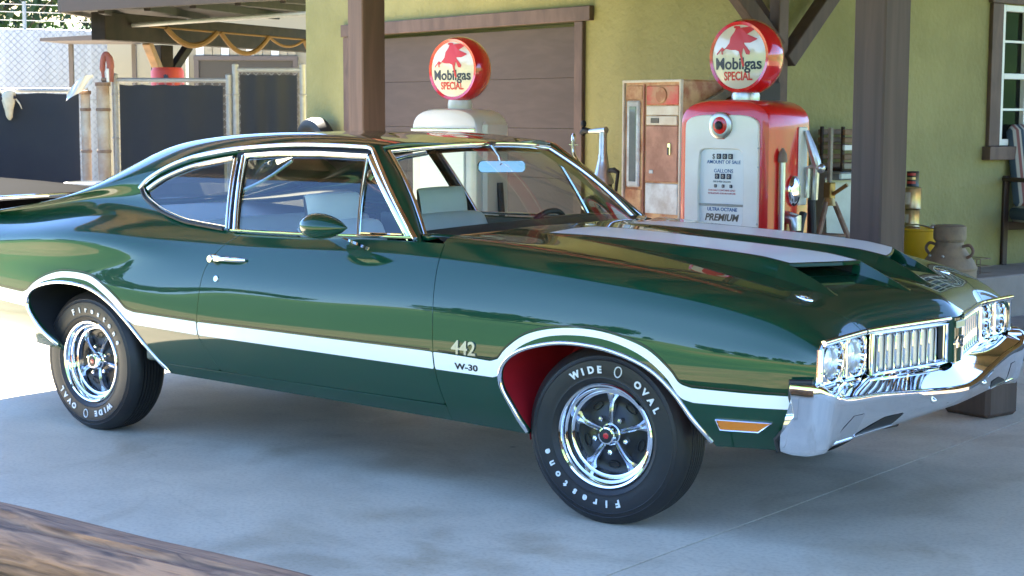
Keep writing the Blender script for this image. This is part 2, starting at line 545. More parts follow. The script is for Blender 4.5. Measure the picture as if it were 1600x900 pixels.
def panel(S, us, vs, phi, flange=.018, off=0., flip=1., bev=.0022):
    """trim surface S over the grid us x vs where phi(P)>0. returns verts, normals, faces"""
    nu, nv = len(us), len(vs)
    U, V = np.meshgrid(us, vs, indexing='ij'); U = U.ravel(); V = V.ravel()
    P, N = surf_n(S, U, V, flip)
    F = phi(P)
    ins = F > 0
    uv = [(U[i], V[i]) for i in range(len(U))]
    faces = []; cut = {}
    ex_uv = []
    def crossing(a, b):
        k = (a, b) if a < b else (b, a)
        if k not in cut:
            t = F[k[0]]/(F[k[0]]-F[k[1]])
            cut[k] = len(U)+len(ex_uv)
            ex_uv.append((U[k[0]]+t*(U[k[1]]-U[k[0]]), V[k[0]]+t*(V[k[1]]-V[k[0]])))
        return cut[k]
    I = ins.reshape(nu, nv)
    cnt = I[:-1, :-1].astype(int)+I[1:, :-1]+I[1:, 1:]+I[:-1, 1:]
    for i, j in zip(*np.nonzero(cnt)):
        q = [i*nv+j, (i+1)*nv+j, (i+1)*nv+j+1, i*nv+j+1]
        if cnt[i, j] == 4:
            faces.append(tuple(q)); continue
        poly = []
        for k in range(4):
            a, b = q[k], q[(k+1) % 4]
            if ins[a]: poly.append(a)
            if ins[a] != ins[b]: poly.append(crossing(a, b))
        if len(poly) >= 3: faces.append(tuple(poly))
    if ex_uv:
        eu = np.array(ex_uv)
        P2, N2 = surf_n(S, eu[:, 0], eu[:, 1], flip)
        P = np.concatenate([P, P2]); N = np.concatenate([N, N2])
    used = np.unique([i for f in faces for i in f])
    mp = np.full(len(P), -1); mp[used] = np.arange(len(used))
    P = P[used]; N = N[used]
    faces = [tuple(int(mp[i]) for i in f) for f in faces]
    if off: P = P+N*off
    if flip < 0: faces = [f[::-1] for f in faces]
    if flange:
        ec = {}
        for f in faces:
            for k in range(len(f)):
                a, b = f[k], f[(k+1) % len(f)]
                ec.setdefault((min(a, b), max(a, b)), []).append((a, b))
        bd = [e[0] for e in ec.values() if len(e) == 1]
        out = {}
        for a, b in bd:
            d = P[b]-P[a]
            o = np.cross(d, N[a]+N[b])
            l = np.linalg.norm(o)
            if l < 1e-12: continue
            o /= l
            for q in (a, b): out.setdefault(q, []).append(o)
        vi = {}
        P = list(P); N = list(N)
        for q, os_ in out.items():
            o = np.mean(os_, 0); o /= np.linalg.norm(o)+1e-9
            n = N[q]; p = P[q]
            i0 = len(P)
            P.append(p-n*bev+o*bev*.6); N.append((o+.3*n)/np.linalg.norm(o+.3*n))
            P.append(p-n*flange+o*bev*.6); N.append(o)
            vi[q] = i0
        for a, b in bd:
            if a in vi and b in vi:
                faces.append((b, a, vi[a], vi[b]))
                faces.append((vi[b], vi[a], vi[a]+1, vi[b]+1))
        P = np.array(P); N = np.array(N)
    return P, N, faces

def panel_obj(name, parts, matname, parent, mirror=False):
    V = []; NN = []; Fc = []
    for P, N, f in parts:
        o = len(V)
        if mirror:
            P = P*np.array([1, -1, 1]); N = N*np.array([1, -1, 1]); f = [q[::-1] for q in f]
        V.extend(P.tolist()); NN.extend(N.tolist()); Fc.extend([tuple(i+o for i in q) for q in f])
    me = bpy.data.meshes.new(name)
    me.from_pydata(V, [], Fc)
    me.materials.append(MAT[matname])
    me.shade_smooth()
    me.normals_split_custom_set_from_vertices(NN)
    o = bpy.data.objects.new(name, me)
    return link(o, parent)

def smooth_poly(pts, n=8, closed=False):
    """Catmull-Rom through 2D/3D points"""
    P = [np.array(p, float) for p in pts]; k = len(P); out = []
    for i in range(k if closed else k-1):
        p0 = P[i-1] if (closed or i > 0) else 2*P[0]-P[1]
        p1 = P[i]; p2 = P[(i+1) % k]
        p3 = P[(i+2) % k] if (closed or i+2 < k) else 2*P[-1]-P[-2]
        for j in range(n):
            t = j/n
            out.append(.5*((2*p1)+(-p0+p2)*t+(2*p0-5*p1+4*p2-p3)*t*t+(-p0+3*p1-3*p2+p3)*t**3))
    if not closed: out.append(P[-1])
    return [tuple(q) for q in out]

# outlines in the side view (x, z)
ARCH_F = smooth_poly([(-.285, .20), (-.29, .29), (-.326, .395), (-.368, .485), (-.358, .55), (-.305, .602), (-.21, .64), (-.07, .664), (.107, .655), (.265, .61), (.365, .538), (.433, .448), (.492, .346), (.53, .20)], 6)
ARCH_R = smooth_poly([(-3.0, .25), (-3.03, .36), (-3.046, .403), (-3.115, .482), (-3.172, .57), (-3.15, .632), (-3.06, .675), (-2.90, .70), (-2.709, .688), (-2.555, .628), (-2.427, .532), (-2.303, .40), (-2.259, .33), (-2.22, .20)], 6)
DOOR_R = smooth_poly([(-1.835, 1.05), (-1.84, .967), (-1.905, .915), (-1.974, .816), (-1.994, .677), (-1.994, .531), (-1.951, .46), (-1.894, .375)], 5)
DOOR_F = smooth_poly([(-.76, 1.05), (-.735, .992), (-.715, .914), (-.70, .77), (-.682, .515), (-.654, .37)], 5)
WIN = smooth_poly([(-2.566, 1.13), (-2.51, 1.083), (-2.38, 1.034), (-2.23, 1.0), (-2.14, .988), (-1.93, .972)], 5) + [(-1.5, .970), (-.875, .986)] + \
    [(-1.262, 1.322)] + smooth_poly([(-1.32, 1.327), (-1.5, 1.331), (-1.76, 1.329), (-2.04, 1.309), (-2.25, 1.278), (-2.36, 1.25), (-2.46, 1.211), (-2.537, 1.166)], 4)
def sill(x): return .372-.004*(x+1.4)/.8
BUMP_EDGE = [(1.2, .606), (.80, .606), (.803, .56), (.818, .505), (.785, .455), (.742, .41), (.755, .36), (.77, .2), (1.2, .2)]

us_full = np.concatenate([np.arange(-4.17, -3.4, .03), np.arange(-3.4, .88, .0115), [.88]])
vs1 = np.linspace(0, T1[-1], 58)
G = .0022
def phi_quarter(P):
    x, z = P[:, 0], P[:, 2]
    a = sdf_poly([(-6, -1), (-6, 2)]+[(-1.835, 2)]+DOOR_R+[(-1.894, sill(-1.9)+.0), (-2.24, sill(-2.2)), (-2.24, -1)], x, z)-G
    return np.minimum(np.minimum(a, -sdf_poly(ARCH_R, x, z)), -sdf_poly(WIN, x, z))
def phi_door(P):
    x, z = P[:, 0], P[:, 2]
    a = sdf_poly(DOOR_R+[(-.656, sill(-.65)+.002)]+DOOR_F[::-1], x, z)-G
    return np.minimum(np.minimum(a, z-sill(x)-G), -sdf_poly(WIN, x, z))
def phi_rocker(P):
    x, z = P[:, 0], P[:, 2]
    return np.minimum(np.minimum(sill(x)-G-z, np.minimum(x+2.30, -.655-x)), -sdf_poly(ARCH_R, x, z))
def phi_fender(P):
    x, z = P[:, 0], P[:, 2]
    a = sdf_poly([(5, -1), (5, 2), (-.76, 2)]+DOOR_F+[(-.65, -1)], x, z)-G
    a = np.minimum(a, -sdf_poly(ARCH_F, x, z))
    return np.minimum(a, -sdf_poly(BUMP_EDGE, x, z)-.004)
HEDGE = [(-.80, .50), (-.70, .66), (-.60, .742), (-.47, .775), (-.2, .772), (.23, .758), (.5, .735), (.72, .66), (.88, .555), (1.2, .50)]
def hedge(x): return np.interp(x, [p[0] for p in HEDGE], [p[1] for p in HEDGE])
def cowl(y): return -.66-.205*(np.abs(y)/.773)**2          # front edge of the windscreen
def hoodrear(y): return cowl(y)+.045
us_h = np.concatenate([np.arange(-.98, .7, .013), np.arange(.7, .88, .006), [.88]])
vs3 = np.linspace(0, T3[-1], 66)
def phi_hood(P):
    x, y = P[:, 0], np.abs(P[:, 1])
    return np.minimum(np.minimum(hedge(x)-y-G, x-hoodrear(y)-.002), 1)
def phi_fendertop(P):
    x, y = P[:, 0], np.abs(P[:, 1])
    a = np.minimum(y-hedge(x)-G, x-cowl(y))
    return np.minimum(a, np.minimum(x+.735, 1))
def phi_cowl(P):
    x, y = P[:, 0], np.abs(P[:, 1])
    return np.maximum(np.minimum(x-cowl(y), np.minimum(hoodrear(y)-.002-x, .80-y)), -1)

us_g = np.concatenate([np.arange(-4.17, -2.7, .02), np.arange(-2.7, -1.05, .0125)])
vs2 = np.concatenate([np.linspace(0, .36, 22), np.linspace(.375, .52, 16), np.linspace(.55, T2[-1], 16)])
def header(y): return -1.165-.085*(np.abs(y)/.572)**2
def phi_roof(P):
    x, y, z = P[:, 0], np.abs(P[:, 1]), P[:, 2]
    a = np.minimum(header(y)-x, -sdf_poly(WIN, x, z))
    # rear window and boot lid openings
    bl = sdf_poly([(-3.36, -.1), (-2.74, -.1), (-2.76, .40), (-2.84, .49), (-3.30, .56), (-3.36, .54)], x, y)
    tl = np.minimum(np.minimum(-3.43-x, .60-y), x+4.12)
    # the strip in front of the window's front lower corner belongs to the pillar
    a = np.minimum(a, np.where(z < 1.2, -1.9-x, 1))
    return np.minimum(np.minimum(a, -bl), -tl-.002)
def phi_lid(P):
    x, y = P[:, 0], np.abs(P[:, 1])
    return np.minimum(np.minimum(-3.434-x, .597-y), x+4.115)

car = empty('muscle_car', (0, 0, 0), 0, 'dark green two-door muscle car with white stripes parked on the concrete', 'car')
for mirror in (False, True):
    q = panel_obj('quarter_panel', [panel(S1, us_full[us_full < -1.75], vs1, phi_quarter)], 'paint', car, mirror)
    d = panel_obj('door', [panel(S1, us_full[(us_full > -2.05) & (us_full < -.6)], vs1, phi_door)], 'paint', car, mirror)
    r_ = panel_obj('rocker_panel', [panel(S1, us_full[(us_full > -2.4) & (us_full < -.6)], np.linspace(0, .16, 22), phi_rocker)], 'paint', car, mirror)
    f = panel_obj('front_fender', [panel(S1, us_full[us_full > -.8], vs1, phi_fender), panel(S3, us_h[us_h > -.76], vs3[:34], phi_fendertop)], 'paint', car, mirror)
    if not mirror: QP, DR, FF = q, d, f
    else: QPL, DRL, FFL = q, d, f
def both(S, us, vs, phi, **k):
    P, N, f = panel(S, us, vs, phi, **k)
    m = np.array([1, -1, 1])
    return [(P, N, f), (P*m, N*m, [q[::-1] for q in f])]
def noflange_center(S, us, vs, phi, **k):
    """one mesh over both halves: evaluate from +half to -half"""
    T = vs[-1]
    def SS(u, v):
        m = v > T
        P = S(u, np.where(m, 2*T-v, v))
        P[:, 1] = np.where(m, -P[:, 1], P[:, 1])
        return P
    return [panel(SS, us, np.concatenate([vs, (2*T-vs[:-1])[::-1]]), phi, **k)]
hood = panel_obj('hood', noflange_center(S3, us_h, vs3, phi_hood), 'paint', car)
cowl_o = panel_obj('cowl_panel', noflange_center(S3, us_h[us_h < -.4], vs3, phi_cowl), 'paint', car)
roof = panel_obj('roof', noflange_center(S2, us_g, vs2, phi_roof), 'paint', car)
lid = panel_obj('boot_lid', noflange_center(S2, us_g[us_g < -3.3], vs2, phi_lid), 'paint', car)
# ------------------------------------------------------------------ car details
def bar(mb, pts, nrm, w, h, m=0, flat=False, lift=0.):
    """moulding of half-round section laid on a surface along pts with normals nrm"""
    P = [np.array(p, float) for p in pts]; k = len(P)
    sec = [(-.5, -.25), (-.5, 1), (.5, 1), (.5, -.25)] if flat else [(-.5, -.3), (-.46, .4), (-.25, .86), (0, 1), (.25, .86), (.46, .4), (.5, -.3)]
    v = []
    for i in range(k):
        t = P[min(i+1, k-1)]-P[max(i-1, 0)]; t = t/(np.linalg.norm(t)+1e-9)
        n = np.array(nrm[i] if len(nrm) == k else nrm[0], float); n = n-t*(n@t); n = n/(np.linalg.norm(n)+1e-9)
        s = np.cross(t, n)
        ww = w[i] if hasattr(w, '__len__') else w
        for a, b in sec: v.append(P[i]+s*a*ww+n*(b*h+lift))
    q = len(sec); f = []
    for i in range(k-1):
        for j in range(q-1): f.append((i*q+j, (i+1)*q+j, (i+1)*q+j+1, i*q+j+1))
    f.append(tuple(range(q))); f.append(tuple((k-1)*q+j for j in range(q)))
    return mb.add(v, f, m)
FL = np.array([1, -1, 1])
def flipmb(mb):
    o = MB(); o.v = [(x, -y, z) for x, y, z in mb.v]; o.f = [tuple(q[::-1]) for q in mb.f]; o.mi = list(mb.mi); return o
def pair(name, mb, mats, pr, pl, smooth=35.):
    """the same piece on the right (under pr) and mirrored on the left (under pl)"""
    return mb.build(name, mats, pr, smooth), flipmb(mb).build(name, mats, pl, smooth)
def densify(pts, d=.02):
    out = []
    for a, b in zip(pts[:-1], pts[1:]):
        a = np.array(a, float); b = np.array(b, float)
        n = max(1, int(np.linalg.norm(b-a)/d))
        out += [tuple(a+(b-a)*i/n) for i in range(n)]
    return out+[tuple(pts[-1])]
def on_side(path, off=0.):
    q = [side(x, z, off) for x, z in path]
    return [a for a, b in q], [b for a, b in q]

# white stripe and pinstripe along the body side
TOPS = smooth_poly([(-4.1, .665), (-3.6, .655), (-3.20, .633)], 6)+smooth_poly([(-3.165, .645), (-3.09, .692), (-2.984, .732), (-2.866, .751), (-2.706, .743), (-2.596, .70), (-2.51, .652), (-2.455, .612), (-2.40, .598)], 5)+smooth_poly([(-1.996, .586), (-1.3, .58), (-.685, .576), (-.41, .567)], 6)+smooth_poly([(-.375, .578), (-.335, .622), (-.254, .676), (-.14, .708), (-.002, .72), (.133, .708), (.265, .671), (.355, .609), (.395, .567), (.44, .554)], 5)+[(.62, .554), (.793, .556)]
BOTS = smooth_poly([(-4.1, .60), (-3.6, .592), (-3.184, .568)], 6)+smooth_poly([(-3.13, .645), (-3.06, .686), (-2.975, .708), (-2.866, .724), (-2.715, .716), (-2.61, .674), (-2.525, .622), (-2.455, .565), (-2.40, .543)], 5)+smooth_poly([(-1.99, .529), (-1.3, .519), (-.675, .51), (-.40, .507)], 6)+smooth_poly([(-.363, .52), (-.318, .597), (-.247, .648), (-.14, .683), (-.002, .695), (.128, .684), (.25, .645), (.34, .585), (.395, .52), (.445, .504)], 5)+[(.62, .507), (.795, .512)]
STRIPE = TOPS+BOTS[::-1]
def phis(extra):
    return lambda P: np.minimum(sdf_poly(STRIPE, P[:, 0], P[:, 2]), extra(P)-.001)
us_s = np.concatenate([np.arange(-4.1, -3.4, .03), np.arange(-3.4, .8, .009)])
vs_s = np.linspace(.12, .46, 62)
for mirror in (False, True):
    for nm, lo, hi, ph, pr in (('q', -5, -1.7, phi_quarter, (QP, QPL)), ('d', -2.1, -.6, phi_door, (DR, DRL)), ('f', -.8, 1, phi_fender, (FF, FFL))):
        panel_obj('side_stripe', [panel(S1, us_s[(us_s > lo) & (us_s < hi)], vs_s, phis(ph), flange=0, off=.0012)], 'white_paint', pr[mirror], mirror)
def seg(path, lo, hi): return [p for p in path if lo < p[0] < hi]
for lo, hi, pr in ((-4.1, -1.998, (QP, QPL)), (-1.988, -.69, (DR, DRL)), (-.68, .79, (FF, FFL))):
    pa, na = on_side(seg(densify([(x, z+.008) for x, z in TOPS]), lo, hi), .001)
    m = MB(); bar(m, pa, na, .0042, .0006, flat=True); pair('pinstripe', m, 'black_paint', *pr)
# chrome lips of the wheel openings
for path, pr in (([q for q in densify(ARCH_F, .02) if q[1] > (.295 if q[0] < 0 else .35)], (FF, FFL)), ([q for q in densify(ARCH_R, .02) if q[1] > (.385 if q[0] < -2.8 else .335)], (QP, QPL))):
    pa, na = on_side(path, 0)
    m = MB(); bar(m, pa, na, .017, .009); pair('arch_moulding', m, 'chrome', *pr)
# wheel housings
for path, matn, xc in ((ARCH_F, 'red_liner', 0), (ARCH_R, 'underbody', -2.845)):
    m = MB(); pth = [q for q in densify(path, .03) if q[1] > (.265 if xc == 0 and q[0] < 0 else .345)]; k = len(pth)
    o3 = [side(x, max(z, .31))[0] for x, z in pth]
    v = []; f = []
    for (x, z), q in zip(pth, o3):
        v += [(x, q[1]+.012, z), (x*1.0+(xc-x)*-.06, -.74, z+.03*(z > .5)), (x, -.50, z)]
    for i in range(k-1):
        for j in (0, 1): f.append((i*3+j, (i+1)*3+j, (i+1)*3+j+1, i*3+j+1))
    f.append(tuple(i*3+2 for i in range(k)))
    m.add(v, f); pair('wheel_housing', m, matn, car, car)

# side window frames, glass
def on_gl(path, off=0.):
    x = np.array([p[0] for p in path]); z = np.array([p[1] for p in path])
    P, N = surf_n(GL, x, z)
    return list(P+N*off), list(N)
top_path = densify([(-.872, .982), (-1.07, 1.152), (-1.258, 1.318)], .03)+smooth_poly([(-1.29, 1.327), (-1.5, 1.332), (-1.76, 1.330), (-2.04, 1.311), (-2.25, 1.280), (-2.36, 1.252), (-2.46, 1.213), (-2.54, 1.166), (-2.572, 1.125)], 5)
pa, na = on_gl(top_path, .016)
m = MB(); bar(m, pa, na, .020, .012); pair('drip_moulding', m, 'chrome', car, car)
low_path = smooth_poly([(-2.566, 1.126), (-2.51, 1.083), (-2.38, 1.034), (-2.23, 1.0), (-2.14, .989), (-1.95, .974)], 5)
pa, na = on_gl(low_path, .012)
m = MB(); bar(m, pa, na, .016, .008, m=0); pair('window_moulding', m, 'black_trim', QP, QPL)
pa, na = on_gl([(x+.008, z+.012) for x, z in low_path], .012)
m = MB(); bar(m, pa, na, .006, .008); pair('window_moulding', m, 'chrome', QP, QPL)
pa, na = on_gl([(-1.9, .972), (-1.5, .974), (-.89, .988)], .014)
m = MB(); bar(m, pa, na, .012, .008); pair('belt_moulding', m, 'chrome', DR, DRL)
# quarter window frame
qf = [(-1.93, .976), (-2.038, 1.27)]+smooth_poly([(-2.06, 1.276), (-2.25, 1.246), (-2.36, 1.216), (-2.46, 1.175), (-2.53, 1.13)], 4)
pa, na = on_gl(densify(qf[:2], .05), .006); m = MB(); bar(m, pa, na, .022, .014); bar(m, *on_gl(qf[2:], .004), .022, .012); pair('quarter_window_frame', m, 'chrome', QP, QPL)
m = MB(); bar(m, *on_gl(densify([(-1.878, .974), (-1.994, 1.282)], .05), .006), .024, .016)
bar(m, *on_gl([(-1.99, 1.285), (-1.8, 1.298), (-1.55, 1.301), (-1.272, 1.294)], .006), .022, .014)
pair('door_window_frame', m, 'chrome', DR, DRL)
m = MB(); bar(m, *on_gl(densify([(-1.268, 1.296), (-.905, .986)], .05), .004), .036, .010); pair('door_window_frame', m, 'chrome', DR, DRL)
m = MB(); bar(m, *on_gl(densify([(-1.277, 1.284), (-1.178, .98)], .05), .004), .011, .014); bar(m, *on_gl([(-1.17, .994), (-.95, .998)], .004), .010, .010); pair('vent_window_frame', m, 'chrome', DR, DRL)
# dark gap and jamb between door frame and quarter frame, channel under the drip moulding
m = MB(); bar(m, *on_gl(densify([(-1.904, .97), (-2.016, 1.29)], .05), -.012), .05, .012, flat=True)
bar(m, *on_gl([(-2.05, 1.292), (-1.76, 1.314), (-1.5, 1.318), (-1.28, 1.312)], -.008), .034, .010, flat=True); pair('door_jamb', m, 'black_trim', car, car)
QG = [(-2.53, 1.115), (-2.49, 1.078), (-2.36, 1.036), (-2.22, 1.002), (-2.1, .986), (-1.935, .972), (-2.045, 1.275), (-2.255, 1.238), (-2.392, 1.192)]
DG = [(-1.865, .965), (-1.178, .965), (-1.275, 1.292), (-1.66, 1.298), (-1.99, 1.284)]
VG = [(-1.178, .965), (-.90, .98), (-1.27, 1.29)]
for mirror in (False, True):
    for nm, po, pr in (('quarter_window_glass', QG, (QP, QPL)), ('door_glass', DG, (DR, DRL)), ('vent_glass', VG, (DR, DRL))):
        xs = np.arange(min(p[0] for p in po)-.02, max(p[0] for p in po)+.02, .012)
        panel_obj(nm, [panel(GL, xs, np.linspace(.95, 1.32, 32), lambda P: sdf_poly(po, P[:, 0], P[:, 2]), flange=0, off=-.002)], 'side_glass', pr[mirror], mirror)

# windscreen, its moulding and the front pillars
def WS(a, t):
    ya = np.abs(a)
    top = np.stack([header(.572*ya)+.012, .572*a, 1.338-.024*ya**2], 1)
    bot = np.stack([cowl(.773*ya)-.006, .773*a, 1.004-.028*ya**2], 1)
    P = bot+(top-bot)*t[:, None]
    b = .022*np.sin(np.pi*t)
    P[:, 0] += b*.6; P[:, 2] += b*.75
    return P
P, N, f = panel(WS, np.linspace(-1, 1, 61), np.linspace(0, 1, 31), lambda P: np.ones(len(P)), flange=0, flip=1.)
ws = panel_obj('windscreen', [(P, N, f)], 'car_glass', car)
def wsl(a, t, off=.004):
    P, N = surf_n(WS, np.array(a, float), np.array(t, float)); return list(P+N*off), list(N)
tt = np.linspace(0, 1, 14); aa = np.linspace(-1, 1, 40)
for nm, a, t, w in (('side', -np.ones(14)*.995, tt, .020), ('side', np.ones(14)*.995, tt, .020), ('top', aa, np.ones(40), .016), ('bottom', aa, np.zeros(40), .016)):
    m = MB(); bar(m, *wsl(a, t), w, .011); m.build('windscreen_moulding', 'chrome', car)
# pillars
m = MB()
e0 = [np.array(q) for q in wsl(-np.ones(24), np.linspace(-.02, 1.03, 24), -.002)[0]]
e1 = on_gl([(-.862+(-1.262+.862)*t, .972+(1.325-.972)*t) for t in np.linspace(-.02, 1.03, 24)], .010)[0]
v = []; f = []
for a, b in zip(e0, e1):
    for s_ in np.linspace(-.12, 1.05, 8):
        q = a+(b-a)*s_
        nn = np.array([.42, -.62, .66]); nn = nn/np.linalg.norm(nn)
        q = q+nn*(.016*math.sin(math.pi*min(max(s_, 0), 1))-.03*max(-s_, 0)*3)
        v.append(q)
for i in range(23):
    for j in range(7): f.append((i*8+j, (i+1)*8+j, (i+1)*8+j+1, i*8+j+1))
m.add(v, f); pair('windscreen_pillar', m, 'paint', car, car, smooth=60)
m = MB(); m.add([tuple(np.array(q)-np.array([.055, -.035, .0])) for q in e0]+[tuple(np.array(q)-np.array([.03, -.045, 0])) for q in e1], [(i, i+1, 24+i+1, 24+i) for i in range(23)])
pair('inner_pillar', m, 'interior_green', car, car)
# rear window
def RW(a, t):
    ya = np.abs(a)
    top = np.stack([-2.735-.10*ya**2, .50*a, 1.262-.012*ya**2], 1); bot = np.stack([-3.37+.05*ya**2, .56*a, 1.028+.01*ya**2], 1)
    P = bot+(top-bot)*t[:, None]; P[:, 2] += .02*np.sin(np.pi*t); return P
panel_obj('rear_window', [panel(RW, np.linspace(-1, 1, 31), np.linspace(0, 1, 15), lambda P: np.ones(len(P)), flange=0, flip=-1.)], 'car_glass', car)

# hood bulges with scoops, stripes, pins
def hoodz(x, y):
    y = abs(y)
    u = x
    for _ in range(12): u = x-float(bow(np.array([min(u, .88)]), np.array([y]))[0])
    P = S3(np.full(60, min(u, .88)), np.linspace(0, T3[-1], 60))
    return float(np.interp(-y, P[:, 1], P[:, 2]))
YI, YO = .118, .452
def bxf(y): return .665-.12*((y-YI)/(YO-YI))**1.3          # front lip of the bulge
def bul(a, y):
    x = -.56+(bxf(min(max(y, YI), YO))+.56)*a
    e = .045
    pl = min(1, max(0, (y-(YI-e))/e), max(0, ((YO+e)-y)/e)); pl = pl*pl*(3-2*pl)
    hh = .050*min(1, a/.9)**1.15
    return (x, -y, hoodz(x, y)+hh*pl-.002*(1-pl))
ys = [YI-.047, YI-.035, YI-.022, YI-.01, YI, YI+.02]+list(np.linspace(YI+.05, YO-.05, 8))+[YO-.02, YO, YO+.01, YO+.022, YO+.035, YO+.047]
NA = 46
m = MB(); n = len(ys)
v = [bul(i/(NA-1), y) for i in range(NA) for y in ys]
f = [(i*n+j, (i+1)*n+j, (i+1)*n+j+1, i*n+j+1) for i in range(NA-1) for j in range(n-1)]
# lip turned back under
l0 = len(v)
for y in ys:
    q = bul(1., y); v.append((q[0]-.004, q[1], q[2]-.012))
f += [((NA-1)*n+j, l0+j, l0+j+1, (NA-1)*n+j+1) for j in range(n-1)]
m.add(v, f)
# cheeks that run forward from both ends of the opening
for y0, sg in ((YI, -1), (YO, 1)):
    x0, _, zt = bul(1., y0); L = .19
    vv = []
    for i in range(9):
        t = i/8
        x = x0-.03+(L+.03)*t; zz = hoodz(x, y0)
        h_ = max(0, (zt-hoodz(x0, y0)-.002)*(1-max(0, (x-x0)/L)))
        for dy, hz in ((-.012*sg, -.004), (0, h_), (.014*sg, h_*.96), (.047*sg, -.003)):
            vv.append((x, -(y0+dy), hoodz(x, y0+dy)+hz))
    m.add(vv, [(i*4+j, (i+1)*4+j, (i+1)*4+j+1, i*4+j+1) for i in range(8) for j in range(3)])
pair('hood_scoop', m, 'paint', hood, hood, smooth=50)
m = MB(); yy = list(np.linspace(YI+.004, YO-.004, 10))
vv = []
for y in yy:
    x, _, zt = bul(1., y); zb = hoodz(x, y)
    vv += [(x-.006, -y, zt-.003), (x-.16, -y, zt-.012), (x-.16, -y, zb+.002), (x+.0, -y, zb+.002)]
f = []
for i in range(9):
    for j in range(3): f.append((i*4+j, (i+1)*4+j, (i+1)*4+j+1, i*4+j+1))
f += [(0, 1, 2, 3), tuple(36+j for j in range(4))]
m.add(vv, f); pair('scoop_mouth', m, 'black_trim', hood, hood)
m = MB(); sy = list(np.linspace(YI+.012, YO-.012, 12))
def st(a, y):
    q = bul(a, y); return (q[0], q[1], q[2]+.0014)
a0 = .045
m.grid(lambda i, j: st(a0+(.992-a0)*i, YI+.012+(YO-YI-.024)*j), 60, 12)
pair('hood_stripe', m, 'white_paint', hood, hood, smooth=60)
m = MB()
for y in (YI+.005, YO-.005):
    bar(m, [st(a, y) for a in np.linspace(a0, .99, 40)], [(0, 0, 1)]*40, .004, .0006, flat=True)
pair('hood_pinstripe', m, 'black_paint', hood, hood)
m = MB(); zc = hoodz(.683, .61)
m.lathe([(0, .004), (.012, .004), (.014, .001), (.024, .002), (.029, .001), (.030, -.004)], 24, (0, 0, 0)); m.v = [(.683+x*1.15, -.61+y*.8, zc+.001+z-.28*x) for x, y, z in m.v]
pair('hood_pin', m, 'chrome', hood, hood)

# nose: lip moulding, headlights, grilles, centre bar
def nose(y): return .878+BOW*float(prow(y))
def nosen(y):
    s_ = (nose(y+.004)-nose(y-.004))/.008; l = math.hypot(1, s_); return np.array([1/l, -s_/l, 0])   # outward in plan
for y0, y1 in ((-.86, -.556), (-.546, -.058), (.546, .058), (.86, .556)):
    yy = np.linspace(y0, y1, 24)
    m = MB(); bar(m, [(nose(y)+.004, y, .734+.010*(1-(y/.86)**2)) for y in yy], [nosen(y)*.85+np.array([0, 0, .5]) for y in yy], .020, .012); m.build('nose_moulding', 'chrome', car)
def frame_at(y, back=0.):
    n = nosen(y); s_ = np.array([-n[1], n[0], 0]); o = np.array([nose(y), y, 0])-n*back
    return lambda a, z, d: tuple(o+s_*a+n*d+np.array([0, 0, z]))   # a: across (towards +y at the nose), d: outward
ZC, HH = .662, .066
for k, yc, hw in ((0, -.762, .082), (1, -.594, .082)):
    for sgn in (1, -1):
        fr = frame_at(yc*sgn, .012)
        h_ = empty('headlight', (0, 0, 0)); h_.parent = car
        m = MB(); n = 48; sq = []; ci = []
        for i in range(n):
            a = 2*math.pi*i/n; c_, s_ = math.cos(a), math.sin(a)
            k_ = 1/max(abs(c_), abs(s_)); k_ = min(k_, 1.25)
            sq.append((hw*c_*k_, HH*1.08*s_*k_)); ci.append((c_, s_))
        v = [fr(a, ZC+b, -.02) for a, b in sq]+[fr(a, ZC+b, .004) for a, b in sq]+[fr(a*.93, ZC+b*.93, .008) for a, b in sq]+[fr(.069*a, ZC+.065*b, .006) for a, b in ci]+[fr(.066*a, ZC+.0625*b, -.006) for a, b in ci]+[fr(.061*a, ZC+.060*b, -.040) for a, b in ci]
        f = [(r*n+i, r*n+(i+1) % n, (r+1)*n+(i+1) % n, (r+1)*n+i) for r in range(5) for i in range(n)]
        m.add(v, f); m.build('bezel', 'chrome', h_, 40)
        m = MB(); prof = [(0, -.085), (.02, -.082), (.038, -.072), (.052, -.055), (.061, -.036)]
        v = []; f = []
        for (r, d) in prof:
            for (a, b) in ci: v.append(fr(r*a, ZC+r*b, d))
        f = [(r*n+i, r*n+(i+1) % n, (r+1)*n+(i+1) % n, (r+1)*n+i) for r in range(len(prof)-1) for i in range(n)]
        m.add(v, f); m.build('reflector', 'chrome_soft', h_, 60)
        m = MB(); prof = [(0, -.012), (.024, -.014), (.043, -.020), (.056, -.030), (.061, -.036)]
        v = []
        for (r, d) in prof:
            for (a, b) in ci: v.append(fr(r*a, ZC+r*b, d))
        m.add(v, f); m.build('lens', 'headlamp', h_, 60)
